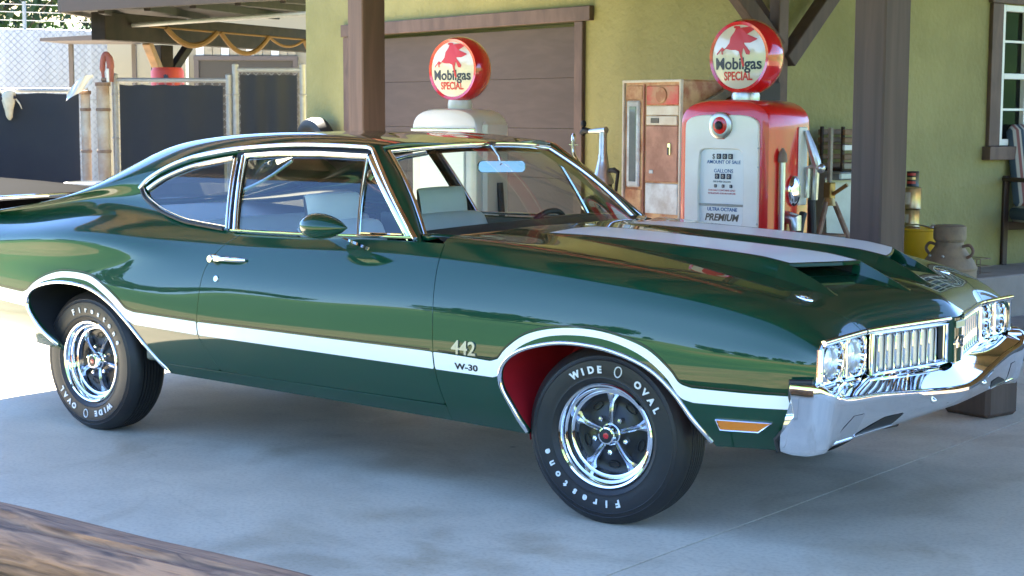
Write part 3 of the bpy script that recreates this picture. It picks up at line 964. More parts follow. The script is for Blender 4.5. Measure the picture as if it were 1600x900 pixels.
# chrome side plate of the lamp housing, and backing
m = MB(); m.tube([(nose(.86)-.004, -.80, .728), (nose(.86)-.004, -.845, .727), (nose(.86)-.006, -.858, .712), (nose(.86)-.006, -.860, .60)], .0125, 10)
pair('lamp_surround', m, 'chrome', car, car)
m = MB(); m.tube([(nose(.678)+.002, -.678, .728), (nose(.678)+.002, -.678, .60)], .005, 8)
pair('lamp_surround', m, 'chrome', car, car)
m = MB(); m.grid(lambda i, j: (nose(-.85+1.7*i)-.10, -.85+1.7*i, .53+.205*j), 30, 3); m.build('grille_backing', 'black_trim', car)
for sgn in (1, -1):
    g = empty('grille'); g.parent = car
    # chrome surround
    m = MB(); ya, yb = -.500*sgn, -.070*sgn
    def gp(y, z, d): q = np.array([nose(y), y, z])+nosen(y)*d; return tuple(q)
    yy = np.linspace(ya, yb, 12)
    ring = [gp(y, .727, .004) for y in yy]+[gp(y, .588, .004) for y in yy[::-1]]
    m.tube(ring, .0065, 8, closed=True)
    m.box(np.array(gp(ya, .6575, -.025)), (.05, .010, .15), rotmat(0, 0, math.atan2(nosen(ya)[1], nosen(ya)[0])), .003)
    m.box(np.array(gp(yb, .6575, -.028)), (.05, .010, .15), rotmat(0, 0, math.atan2(nosen(yb)[1], nosen(yb)[0])), .004)
    m.build('surround', 'chrome', g)
    for i in range(8):
        y = ya+(yb-ya)*(i+.62)/9.0
        fr = frame_at(y, .012)
        m = MB()
        hw, hh, zc = .0205, .066, .653
        rr = []
        for cx, cz, a0 in ((hw-.012, hh-.012, 0), (-hw+.012, hh-.012, 90), (-hw+.012, -hh+.012, 180), (hw-.012, -hh+.012, 270)):
            for t in range(4):
                a = R(a0+30*t); rr.append((cx+.012*math.cos(a), cz+.012*math.sin(a)))
        m.tube([fr(a, zc+b, .002) for a, b in rr], .0035, 6, closed=True, m=1)
        m.prism([(a*.9, b*.96) for a, b in rr], -.045, -.004, lambda a, b, d: fr(a, zc+b, d), m=0)
        m.build('grille_bar', ['argent', 'chrome'], g)
m = MB(); yy = np.linspace(-.055, .055, 9)
m.add([(nose(y)+.014-.012*(abs(y)/.055)**6, y, z) for y in yy for z in (.745, .735, .585)], [(i*3+j, (i+1)*3+j, (i+1)*3+j+1, i*3+j+1) for i in range(8) for j in (0, 1)])
cb = m.build('centre_bar', 'paint', car)
MB().box((nose(0)+.016, 0, .722), (.008, .075, .026), None, .003).build('nose_badge', 'badge_reflection', cb)
v, f = text('442', .046, .02, 0, .006)
m = MB(); m.add([(nose(q[0]*1.15)+.0155+q[2], q[0]*1.15, .638+q[1]*1.25) for q in v], f); m.build('emblem', 'chrome', cb)

# bumpers
def bumper(path, name, slots):
    """path: (x, y, ztop, zbot) from the right end to the centre"""
    h_ = smooth_poly(path, 6)
    full = h_+[(x, -y, a, b) for x, y, a, b in h_[::-1][1:]]
    m = MB(); k = len(full); sec = []
    for i in range(k):
        a = np.array(full[max(i-1, 0)][:2]); b = np.array(full[min(i+1, k-1)][:2])
        t = (b-a)/np.linalg.norm(b-a); n = np.array([t[1], -t[0]])
        sec.append(n if n@np.array([full[i][0]+1.6, full[i][1]]) > 0 else -n)
    prof = [(-.075, 1.0, .004), (-.02, 1.0, .003), (-.006, 1.0, 0), (.003, 1.0, -.006), (.004, 1.0, -.016), (-.002, .80, 0), (-.012, .55, 0), (-.028, .25, 0), (-.042, .08, 0), (-.050, 0, .004), (-.058, 0, 0), (-.085, 0, .006)]
    q = len(prof); v = []
    for (x, y, zt, zb), n in zip(full, sec):
        for o, tz, dz in prof:
            z_ = zb+(zt-zb)*tz+dz
            if tz < .95: o = o*float(np.interp(abs(y), [.80, .96], [1., .45]))
            x_ = x+n[0]*o
            if slots: x_ = max(x_, float(np.interp(z_, [.36, .41, .455, .505, .56, .61], [.757, .748, .790, .822, .808, .805])))
            v.append((x_, y+n[1]*o, z_))
    f = [(i*q+j, (i+1)*q+j, (i+1)*q+j+1, i*q+j+1) for i in range(k-1) for j in range(q-1)]
    f += [tuple(range(q)), tuple((k-1)*q+j for j in range(q))]
    m.add(v, f)
    return m.build(name, 'chrome', car, 42), full, sec
FB = [(.762, -.962, .603, .372), (.80, -.962, .606, .366), (.86, -.958, .606, .367), (.905, -.945, .602, .375), (.943, -.912, .578, .382), (.960, -.85, .560, .388), (.970, -.75, .552, .392), (.984, -.60, .545, .398), (1.018, -.33, .522, .408), (1.046, -.12, .506, .418), (1.055, 0, .502, .42)]
FB = [(x-.010*(abs(y) < .9), y*.975, a, b) for x, y, a, b in FB]
fb, bfull, bsec = bumper(FB, 'front_bumper', True)
m = MB(); m.tube([(.752, -.900, .37), (.744, -.908, .41), (.786, -.914, .455), (.816, -.920, .505), (.803, -.925, .56), (.800, -.923, .610), (.87, -.905, .612)], .010, 8); pair('bumper_gasket', m, 'black_trim', fb, fb)
def bump_top(y):
    ys_ = [abs(p[1]) for p in FB[5:]][::-1]
    return float(np.interp(abs(y), ys_, [p[0] for p in FB[5:]][::-1])), float(np.interp(abs(y), ys_, [p[2] for p in FB[5:]][::-1]))
def ledge(i, j):
    y = -.85+1.7*i; bx_, bz_ = bump_top(y); a = np.array([nose(y)-.03, .594]); b = np.array([bx_-.012, bz_+.003])
    q = a+(b-a)*j; return (q[0], y, q[1])
m = MB(); m.grid(ledge, 60, 5); m.build('lower_valance', 'chrome', car, 60)
def on_bumper(y, tz, d):
    """point on the bumper face at lateral y"""
    ys_ = [abs(p[1]) for p in FB[5:]][::-1]
    def ip(k): return float(np.interp(abs(y), ys_, [p[k] for p in FB[5:]][::-1]))
    x, zt, zb = ip(0), ip(2), ip(3)
    o = float(np.interp(tz, [0, .08, .25, .55, .80, .9], [-.050, -.042, -.028, -.012, -.002, .002]))
    return (x+o+d, y, zb+(zt-zb)*tz)
for ya, yb, sl, z0, z1, mt in ((-.68, -.44, .05, .12, .38, 'black_trim'), (-.84, -.70, .03, .10, .60, 'lens')):  # flat patches; the black one paints the dark of an open slot
    m = MB(); A = []
    for i in range(9):
        t = i/8
        for j in range(4):
            s_ = j/3; A.append(on_bumper(ya+(yb-ya)*t+sl*(s_-.5), z0+(z1-z0)*s_*(.35+.65*min(1, t*2)), .0015))
    m.add(A, [(i*4+j, (i+1)*4+j, (i+1)*4+j+1, i*4+j+1) for i in range(8) for j in range(3)])
    for mm in (m, flipmb(m)): mm.build('bumper_slot', mt if mt != 'lens' else 'chrome_soft', fb)
    m2 = MB(); m2.tube([on_bumper(ya+(yb-ya)*t-sl*.5, z0-.02, .002) for t in np.linspace(0, 1, 8)], .004, 6)
    for mm in (m2, flipmb(m2)): mm.build('slot_trim', 'chrome', fb)
bolt = MB(); bolt.sphere(on_bumper(-.24, .6, .0), .011, 12, k=6); pair('bumper_bolt', bolt, 'chrome', fb, fb)
RB = [(-3.90, -.925, .60, .42), (-4.02, -.915, .60, .42), (-4.13, -.86, .60, .42), (-4.20, -.70, .60, .42), (-4.235, -.4, .60, .42), (-4.24, 0, .60, .42)]
RBm = bumper([(x, y, a, b) for x, y, a, b in RB], 'rear_bumper', None)[0]
m = MB(); m.grid(lambda i, j: (-4.165-.01*math.sin(math.pi*j), -.82+1.64*i, .42+.52*j), 20, 8); m.build('tail_panel', 'paint', car)
m = MB(); m.box((-4.185, -.62, .72), (.03, .22, .12), None, .01); pair('tail_light', m, 'red_emblem', car, car)

# side marker, badges, handle, mirror
mk = [(.525, .456), (.723, .463), (.672, .427), (.535, .421)]
m = MB(); q = [side(x, z) for x, z in mk]; c_ = np.mean([a for a, b in q], 0)
m.add([a for a, b in q]+[a+(c_-a)*.06+b*.008 for a, b in q], [(4, 5, 6, 7)]+[(i, (i+1) % 4, 4+(i+1) % 4, 4+i) for i in range(4)])
pair('side_marker', m, 'amber', FF, FFL, 0)
m = MB(); pts = densify([mk[0], mk[1], mk[2], mk[3], mk[0]], .02); pa, na = on_side(pts, .001); bar(m, pa, na, .006, .010); pair('side_marker_trim', m, 'chrome', FF, FFL)
def side_text(st, xc, zb, size, depth, off, bold=.0, wx=1.):
    v, f = text(st, size, bold, 0, depth)
    o = []
    for q in v:
        p, n = side(xc+q[0]*wx, zb+q[1]); o.append(p+n*(off+q[2]))
    return o, f
o, f = side_text('442', -.535, .580, .072, .006, .003, .018, 1.08); m = MB().add(o, f); m.build('emblem', 'emblem_silver', FF)
m2 = MB().add([(x, -y, z) for x, y, z in [(-1.07-p[0], p[1], p[2]) for p in o]], f); m2.build('emblem', 'chrome', FFL)
o, f = side_text('W-30', -.525, .522, .032, .002, .0015, .03, 1.45); m = MB().add(o, f); m.build('badge', 'black_paint', FF)
m2 = MB().add([(x, -y, z) for x, y, z in [(-1.05-p[0], p[1], p[2]) for p in o]], f); m2.build('badge', 'black_paint', FFL)
m = MB()
hp = [side(x, .862-.004*(x+1.85))[0] for x in np.linspace(-1.955, -1.742, 10)]
m.tube([h_+np.array([0, -.006-.024*math.sin(math.pi*min(1, i/9*1.0)), 0]) for i, h_ in enumerate(hp)], [.012, .014, .014, .012, .010, .010, .010, .010, .009, .007], 10, sq=(1., .7))
m.cyl(hp[1]+np.array([0, .004, -.004]), hp[1]+np.array([0, -.034, -.004]), .019, .014, 16)
pair('door_handle', m, 'chrome', DR, DRL)
m = MB(); lp, ln = side(-1.896, .776); m.cyl(lp-ln*.002, lp+ln*.005, .014, .012, 18); pair('door_lock', m, 'chrome', DR, DRL)
m = MB()
c_ = np.array([-1.21, -.985, 1.030]); rings = []
for t in np.linspace(0, 1, 19):
    x = -.122+.245*t; r = .052*math.sqrt(max(0, 1-((t-.36)/.36)**2)) if t < .36 else .052*(1-((t-.36)/.64)**1.9)
    rings.append((x, max(r, .0008)))
n = 24; v = []
for x, r in rings:
    for i in range(n):
        a = 2*math.pi*i/n; v.append(c_+np.array([x, r*1.25*math.cos(a), r*math.sin(a)]))
m.add(v, [(i*n+j, (i+1)*n+j, (i+1)*n+(j+1) % n, i*n+(j+1) % n) for i in range(len(rings)-1) for j in range(n)])
mr = m.build('wing_mirror', 'paint', DR, 60); flipmb(m).build('wing_mirror', 'paint', DRL, 60)
m = MB(); b0 = side(-1.165, .945)[0]
m.add([(-1.20, -.965, .985), (-1.20, -.99, .985), (-1.12, -.985, .99), (-1.12, -.965, .99), (-1.215, b0[1]+.012, .94), (-1.215, b0[1]-.016, .935), (-1.09, b0[1]-.016, .935), (-1.09, b0[1]+.012, .94)], [(0, 1, 2, 3), (4, 7, 6, 5), (0, 4, 5, 1), (1, 5, 6, 2), (2, 6, 7, 3), (3, 7, 4, 0)])
pair('mirror_foot', m, 'chrome', DR, DRL)

# ------------------------------------------------------------------ wheels
def make_wheel():
    w = empty('wheel'); w.parent = car
    RT = .3275
    half = [(.186, -.078), (.192, -.088), (.205, -.097), (.211, -.0995), (.213, -.1015), (.216, -.1005), (.225, -.1025), (.255, -.1045), (.276, -.1025), (.278, -.1042), (.281, -.1018), (.292, -.0985), (.294, -.1002), (.297, -.0972), (.311, -.087), (.318, -.077)]
    tr = [(.3225, -.070), (.3255, -.060), (.3265, -.052), (.3265, -.048), (.319, -.046), (.319, -.043), (.327, -.041), (.3272, -.030), (.319, -.028), (.319, -.025), (.3275, -.023), (.3275, -.012), (.319, -.010), (.319, -.007), (.3275, -.005)]
    prof = half+tr+[(r, -h) for r, h in (half+tr)[::-1]]
    m = MB(); m.lathe(prof, 96, axis='Y')
    o = []
    for x, y, z in m.v:
        if z < -.3225:
            x *= 1.0; z = -.3225
        elif z < -.25: y *= 1+.05*((-.25-z)/.0725)
        o.append((x, y, z))
    m.v = o; m.build('tyre', 'rubber', w, 40)
    m = MB()
    m.lathe([(.187, -.070), (.193, -.084), (.1925, -.092), (.188, -.096), (.181, -.094), (.176, -.086), (.173, -.074), (.168, -.071), (.165, -.070), (.162, -.060), (.159, -.048), (.154, -.045), (.150, -.044), (.147, -.034), (.143, -.020), (.140, -.010)], 80, axis='Y')
    m.build('trim_ring', 'chrome', w, 25)
    m = MB(); m.lathe([(.143, -.020), (.125, -.014), (.10, -.016), (.075, -.026), (.05, -.034), (.0, -.036)], 60, axis='Y'); m.build('disc', 'black_paint', w, 50)
    for k in range(5):
        a = math.pi/2+2*math.pi*k/5
        m = MB(); v = []
        for i in range(11):
            t = i/10; r = .034+.112*t; wd = .0085+.0030*t+.018*max(0, (t-.72)/.28)**1.6
            h = -.044-.006*math.sin(math.pi*t)+.012*t*t*t
            for (q, dh) in ((-1, .026), (-.92, .004), (-.45, 0), (0, .007), (.45, 0), (.92, .004), (1, .026)):
                v.append((r*math.cos(a)-q*wd*math.sin(a), h+dh, r*math.sin(a)+q*wd*math.cos(a)))
        m.add(v, [(i*7+j, (i+1)*7+j, (i+1)*7+j+1, i*7+j+1) for i in range(10) for j in range(6)])
        m.build('spoke', 'spoke_silver', w, 40)
    for k in range(5):
        a = math.pi/2+2*math.pi*(k+.5)/5
        m = MB(); cx, cz = .066*math.cos(a), .066*math.sin(a)
        m.lathe([(0, -.058), (.006, -.057), (.0098, -.052), (.0105, -.030)], 6, (cx, 0, cz), 'Y'); m.build('lug_nut', 'chrome', w, 30)
        m = MB(); rr = []   # bright edged slot between the spokes
        for t in range(20):
            b = 2*math.pi*t/20
            rd = .116+.011*math.sin(b)**1; an = a+.20*math.cos(b)
            rr.append((rd*math.cos(an), -.0195, rd*math.sin(an)))
        m.tube(rr, .0018, 6, closed=True); m.build('slot_edge', 'black_trim', w, 60)
    m = MB(); m.lathe([(.040, -.035), (.040, -.047), (.036, -.050), (.034, -.075), (.031, -.081), (.026, -.082), (.0255, -.079)], 40, axis='Y'); m.build('centre_cap', 'chrome', w, 30)
    m = MB(); m.lathe([(.0258, -.080), (.011, -.0822)], 30, axis='Y'); m.build('cap_face', 'black_trim', w, 60)
    m = MB(); m.lathe([(.0112, -.0821), (.008, -.083), (0, -.0833)], 30, axis='Y'); m.build('cap_emblem', 'red_emblem', w, 60)
    # raised white letters, read clockwise
    def ring_text(st, a_mid, step, size, bold, rad=.232):
        n_ = len(st)
        for i, ch in enumerate(st):
            if ch == ' ': continue
            an = R(a_mid+(i-(n_-1)/2)*step)
            v, f = text(ch, size, bold, 0, .003)
            o = []
            for q in v:
                rd = rad+q[1]; aa_ = an+q[0]/(rad+.012)
                hh_ = float(np.interp(rd, [.205, .225, .255, .283, .30], [-.097, -.1025, -.1045, -.101, -.095]))
                o.append((rd*math.sin(aa_), hh_-.0008-(q[2]+.0015), rd*math.cos(aa_)))
            MB().add(o, f).build('letter', 'letter_white', w, 0)
    ring_text('WIDE', -16, 8.2, .035, .045)
    ring_text('OVAL', 48, 8.8, .035, .045)
    ring_text('Firestone', 208, 10.8, .037, .035)
    m = MB(); rr = [( (.247+.019*math.sin(2*math.pi*t/24))*math.sin(R(14)+.055*math.cos(2*math.pi*t/24)), -.1052, (.247+.019*math.sin(2*math.pi*t/24))*math.cos(R(14)+.055*math.cos(2*math.pi*t/24))) for t in range(24)]
    m.tube(rr, .0026, 6, closed=True); m.build('letter', 'letter_white', w, 60)
    return w
wh = make_wheel()
wh.location = (0.02, -.757, .3225)
wh.rotation_euler = (0, 0, R(5))
for x, y, ang, rz in ((-2.845, -.757, 172, 0), (0.02, .757, 60, math.pi+R(5)), (-2.845, .757, 20, math.pi)):
    c_ = copy_tree(wh, car); c_.location = (x, y, .3225)
    c_.rotation_euler = (0, 0, rz)
    for ch in c_.children:
        if not ch.name.startswith('tyre'): ch.rotation_euler = (0, R(ang), 0)

# ------------------------------------------------------------------ interior and underside
m = MB(); m.box((-.95, 0, .345), (2.5, 1.50, .10), None, .02); m.build('underbody', 'underbody', car)
m = MB(); m.box((-1.55, 0, .41), (2.3, 1.5, .02)); m.build('cabin_floor', 'dark_vinyl', car)
m = MB()
m.box((.30, 0, .55), (.9, 1.0, .35)); m.build('engine_block', 'underbody', car)
m = MB(); m.box((-3.4, 0, .56), (1.2, 1.0, .26)); m.build('boot_floor', 'underbody', car)
def inner(S, us, vs, phi, d):
    P, N, f = noflange_center(S, us, vs, phi, flange=0)[0]
    return P-N*d, -N, [q[::-1] for q in f]
panel_obj('headliner', [inner(S2, us_g[us_g > -2.75][::2], vs2[20:], phi_roof, .022)], 'dark_vinyl', car)
m = MB(); m.box((-1.62, -.80, .66), (1.75, .03, .60), None, .01); m.box((-1.4, -.765, .70), (.6, .05, .06), None, .02); pair('door_card', m, 'interior_green', car, car)
m = MB()
dp = [(-.70, .950), (-.80, 1.005), (-.92, 1.022), (-1.0, 1.008), (-1.03, .96), (-1.02, .80), (-.98, .68)]
v = []; ya = np.linspace(-.78, .78, 16)
for y in ya:
    for x, z in dp: v.append((x-.04*(1-(y/.78)**2)*0, y, z-.012*(y/.78)**2))
m.add(v, [(i*7+j, (i+1)*7+j, (i+1)*7+j+1, i*7+j+1) for i in range(15) for j in range(6)]); m.build('dashboard', 'dark_vinyl', car, 60)
m = MB(); m.box((-.98, .38, .99), (.10, .42, .06), None, .02); m.build('instrument_hood', 'dark_vinyl', car)
sw = empty('steering_wheel'); sw.parent = car
Rm = rotmat(0, R(-62), 0)
def swp(q): return Rm@np.array(q)+np.array([-1.17, .38, .868])
m = MB(); m.tube([swp((.19*math.cos(a), .19*math.sin(a), 0)) for a in np.linspace(0, 2*math.pi, 37)[:-1]], .0125, 10, closed=True); m.build('rim', 'black_trim', sw)
m = MB()
for a in (R(-90), R(30), R(150)): m.tube([swp((0, 0, -.03)), swp((.18*math.cos(a), .18*math.sin(a), 0))], .010, 8, sq=(1.5, .6))
m.build('wheel_spoke', 'chrome_soft', sw)
m = MB(); m.tube([swp((0, 0, .0)), swp((0, 0, -.05)), swp((0, 0, -.25))], [.045, .04, .03], 16); m.build('hub', 'black_trim', sw)
def seat(y0, w, x0, back_h, front):
    s_ = empty('seat' if front else 'rear_seat'); s_.parent = car
    m = MB()
    def cushion(cx, cz, L, T, ang, wdt, crown=.03):
        def fn(i, j):
            a = 2*math.pi*i; u = j
            ca, sa = math.cos(a), math.sin(a)
            p_ = 3.
            rx = L/2*math.copysign(abs(ca)**(2/p_), ca); rz = T/2*math.copysign(abs(sa)**(2/p_), sa)
            yy_ = wdt/2*math.sin((u-.5)*math.pi)**1 if False else wdt/2*(2*u-1)
            sh = (1-abs(2*u-1)**3.2)**.5 if abs(2*u-1) < 1 else 0.02
            rx *= .90+.10*sh; rz *= .25+.75*sh
            rz += crown*.3*math.cos(math.pi*(2*u-1))*(sa > 0)
            return (cx+rx*math.cos(ang)-rz*math.sin(ang), y0+yy_, cz+rx*math.sin(ang)+rz*math.cos(ang))
        return fn
    m.grid(cushion(x0+.24, .50, .52, .17, R(4), w), 28, 17, closeu=True); m.build('cushion', 'vinyl', s_, 60)
    m = MB(); m.grid(cushion(x0-.10, .72, back_h, .15, R(106), w*.97), 28, 17, closeu=True); m.build('backrest', 'vinyl', s_, 60)
    if front:
        m = MB(); m.grid(cushion(x0-.215, 1.05, .155, .10, R(100), w*.62), 24, 13, closeu=True); m.build('headrest', 'vinyl', s_, 60)
        m = MB(); m.cyl((x0-.19, y0, .92), (x0-.205, y0, 1.0), .008, n=8); m.build('headrest_post', 'chrome', s_)
seat(-.38, .56, -1.52, .60, True)
seat(.38, .56, -1.52, .60, True)
seat(0, 1.30, -2.28, .55, False)
m = MB(); m.add([(-2.48, -.74, .945), (-2.48, .74, .945), (-3.30, .60, 1.0), (-3.30, -.60, 1.0), (-2.48, -.74, .92), (-2.48, .74, .92), (-3.30, .60, .975), (-3.30, -.60, .975)], [(0, 1, 2, 3), (4, 7, 6, 5), (0, 4, 5, 1), (1, 5, 6, 2), (2, 6, 7, 3), (3, 7, 4, 0)]); m.build('parcel_shelf', 'dark_vinyl', car)
rm = empty('rear_view_mirror'); rm.parent = car
m = MB(); m.tube([(-1.14, 0, 1.335), (-1.10, 0, 1.29), (-1.09, 0, 1.262)], .007, 8); m.build('stalk', 'chrome_soft', rm)
m = MB(); rr = [(.088*c_+.018*math.cos(R(a)), .007*s2+.018*math.sin(R(a))) for c_, s2, a0 in ((1, 1, 0), (-1, 1, 90), (-1, -1, 180), (1, -1, 270)) for a in range(a0, a0+91, 18)]
Qm = rotmat(0, R(-5.0), R(-40))
m.prism(rr, -.008, .008, lambda a, b, d: tuple(Qm@np.array([d, a, b])+np.array([-1.085, 0, 1.245])), bev=.003); m.build('housing', 'mirror_glass', rm)
m = MB(); m.cyl((-1.10, 0, 1.262), (-1.085, 0, 1.25), .012, n=10); m.build('pivot', 'black_trim', rm)
# ------------------------------------------------------------------ setting
def concrete_mat():
    m = bpy.data.materials.new('concrete'); m.use_nodes = True; nt = m.node_tree; b = nt.nodes['Principled BSDF']; b.inputs['Roughness'].default_value = .6
    L = nt.links.new; tc = nt.nodes.new('ShaderNodeTexCoord')
    def noise(s, d, dist=0.):
        n = nt.nodes.new('ShaderNodeTexNoise'); n.inputs['Scale'].default_value = s; n.inputs['Detail'].default_value = d; n.inputs['Distortion'].default_value = dist; L(tc.outputs['Object'], n.inputs['Vector']); return n.outputs['Fac']
    def ramp(fac, p0, p1, c0, c1):
        r_ = nt.nodes.new('ShaderNodeValToRGB'); e = r_.color_ramp.elements; e[0].position = p0; e[0].color = (*c0, 1); e[1].position = p1; e[1].color = (*c1, 1); L(fac, r_.inputs[0]); return r_.outputs[0]
    def mul(a, c_):
        x = nt.nodes.new('ShaderNodeMix'); x.data_type = 'RGBA'; x.blend_type = 'MULTIPLY'; x.inputs['Factor'].default_value = 1; L(a, x.inputs['A']); L(c_, x.inputs['B']); return x.outputs['Result']
    col = ramp(noise(.55, 8, .4), .32, .68, (.60, .53, .40), (.72, .64, .49))
    col = mul(col, ramp(noise(3.2, 6), .35, .60, (.88, .88, .88), (1, 1, 1)))
    col = mul(col, ramp(noise(60, 3), .30, .55, (.86, .85, .84), (1, 1, 1)))
    col = mul(col, ramp(noise(1.1, 5, 1.2), .30, .46, (.76, .72, .66), (1, 1, 1)))       # old stains
    v = nt.nodes.new('ShaderNodeTexVoronoi'); v.inputs['Scale'].default_value = 1.7; v.inputs['Randomness'].default_value = 1.
    L(tc.outputs['Object'], v.inputs['Vector']); col = mul(col, ramp(v.outputs['Distance'], .022, .040, (.50, .47, .43), (1, 1, 1)))      # drips
    d_ = nt.nodes.new('ShaderNodeTexVoronoi'); d_.feature = 'DISTANCE_TO_EDGE'; d_.inputs['Scale'].default_value = .33
    mp = nt.nodes.new('ShaderNodeVectorMath'); mp.operation = 'ADD'; nn = nt.nodes.new('ShaderNodeTexNoise'); nn.inputs['Scale'].default_value = 2.3; nn.inputs['Detail'].default_value = 5; L(tc.outputs['Object'], nn.inputs['Vector'])
    sc_ = nt.nodes.new('ShaderNodeVectorMath'); sc_.operation = 'SCALE'; sc_.inputs['Scale'].default_value = .5; L(nn.outputs['Color'], sc_.inputs[0]); L(tc.outputs['Object'], mp.inputs[0]); L(sc_.outputs[0], mp.inputs[1]); L(mp.outputs[0], d_.inputs['Vector'])
    col = mul(col, ramp(d_.outputs['Distance'], .0004, .0012, (.93, .925, .92), (1, 1, 1)))     # hairline cracks
    L(col, b.inputs['Base Color'])
    bp = nt.nodes.new('ShaderNodeBump'); bp.inputs['Strength'].default_value = .12; bp.inputs['Distance'].default_value = .01; L(noise(70, 4), bp.inputs['Height']); L(bp.outputs[0], b.inputs['Normal'])
    MAT['concrete'] = m
concrete_mat()
mat('concrete_dark', (.30, .25, .21), .8, noise=(6, .4, (.22, .18, .15)))
mat('stucco', (.310, .278, .112), .85, noise=(1.1, .75, (.225, .204, .076)), bump=(26, 1.0))
grain_mat('brown_trim', (.150, .096, .074), (.105, .068, .054), (9, 9, 3), bump=.12)
grain_mat('brown_post', (.108, .070, .055), (.080, .052, .042))
grain_mat('door_brown', (.100, .077, .070), (.088, .068, .062), (2.5, 6, 14), .85, .06)
mat('wood_under', (.26, .145, .065), .7, noise=(8, .5, (.11, .07, .04)))
grain_mat('wood_dark', (.085, .055, .038), (.04, .026, .019), (5, 5, 5), .7)
mat('dirt', (.25, .21, .105), .95, noise=(.6, .6, (.10, .13, .045)), bump=(40, .5))
mat('white_frame', (.72, .71, .66), .45)
mat('curtain_dark', (.05, .045, .04), .8)
glass_mat('pane', (.35, .36, .34), 1.12)

def grass_mat():
    m = bpy.data.materials.new('field'); m.use_nodes = True; nt = m.node_tree; b = nt.nodes['Principled BSDF']
    b.inputs['Roughness'].default_value = .95
    tc = nt.nodes.new('ShaderNodeTexCoord')
    mp = nt.nodes.new('ShaderNodeMapping'); mp.inputs['Scale'].default_value = (.02, .075, .05)
    n = nt.nodes.new('ShaderNodeTexNoise'); n.inputs['Scale'].default_value = 1.; n.inputs['Detail'].default_value = 7
    cr = nt.nodes.new('ShaderNodeValToRGB')
    e = cr.color_ramp.elements
    e[0].position = .40; e[0].color = (.020, .085, .024, 1)
    e[1].position = .62; e[1].color = (.20, .15, .05, 1)
    e2 = cr.color_ramp.elements.new(.5); e2.color = (.055, .14, .035, 1)
    nt.links.new(tc.outputs['Object'], mp.inputs[0]); nt.links.new(mp.outputs[0], n.inputs['Vector'])
    nt.links.new(n.outputs['Fac'], cr.inputs[0]); nt.links.new(cr.outputs[0], b.inputs['Base Color'])
    MAT['field'] = m
grass_mat()

def hfun(x, y):
    """gentle valley around the yard, hills beyond it"""
    d = math.hypot(x, y)
    k = max(0, (d-30)/70)
    return -.02-0.34*max(0, min(1, (-3.0-y)/7))+(1-math.exp(-k*1.3))*(13+2.2*math.sin(x*.021+1)+2.0*math.sin(y*.027+x*.012))+.25*math.sin(x*.3)*math.cos(y*.23)*min(1, max(0, (d-14)/20))
m = MB(); N_ = 90
ax = [math.copysign(abs(t)**2.1*420, t) for t in np.linspace(-1, 1, N_)]
m.add([(x, y, hfun(x, y)) for x in ax for y in ax], [(i*N_+j, (i+1)*N_+j, (i+1)*N_+j+1, i*N_+j+1) for i in range(N_-1) for j in range(N_-1)])
tag(m.build('ground', 'field', None, 60), kind='structure')

# the paved yard: bays of concrete with sawn joints
yard = tag(MB().add([(-22, -2.74, -.006), (9, -2.74, -.006), (9, 3.1, -.006), (.6, 3.1, -.006), (.9, 12, -.006), (-22, 12, -.006)], [(0, 1, 2, 3, 4, 5)]).build('pavement', 'concrete_dark', None, 0), kind='structure')
J = [-22, -16, -10.3, -4.9, .455, 5.6, 9]
for a, b in zip(J[:-1], J[1:]):
    for c_, d_ in ((-2.74, 3.1), (3.1, 7.5), (7.5, 12)):
        if c_ > 3 and a > .4: continue
        mm = MB(); g_ = .004; sl = .041   # joints run slightly askew
        P_ = [(a+g_+sl*c_, c_+g_), (b-g_+sl*c_, c_+g_), (b-g_+sl*d_, d_-g_), (a+g_+sl*d_, d_-g_)]
        mm.add([(x, y, 0) for x, y in P_]+[(x, y, -.02) for x, y in P_], [(0, 1, 2, 3), (0, 4, 5, 1), (1, 5, 6, 2), (2, 6, 7, 3), (3, 7, 4, 0)])
        mm.build('concrete_bay', 'concrete', yard, 0)
m = MB()
N2 = 40
m.add([(-26+40*i/(N2-1), -2.76-9.5*j/9, -.012-.26*(j/9)+.02*math.sin(i*1.7+j*2.3)*(j > 0)) for i in range(N2) for j in range(10)], [(i*10+j, (i+1)*10+j, (i+1)*10+j+1, i*10+j+1) for i in range(N2-1) for j in range(9)])
tag(m.build('dirt_verge', 'dirt', None, 60), kind='structure')  # widened out of view to bounce more warm light

mat('gravel', (.17, .125, .075), .95, noise=(9, .5, (.10, .075, .045)), bump=(60, .6))
tag(MB().grid(lambda i, j: (.75+9*i, 3.12+10*j, -.01+.01*math.sin(i*20+j*13)), 12, 12).build('added_gravel', 'gravel', None, 60), kind='structure')  # unseen ground, added to keep green grass bounce off the side wall
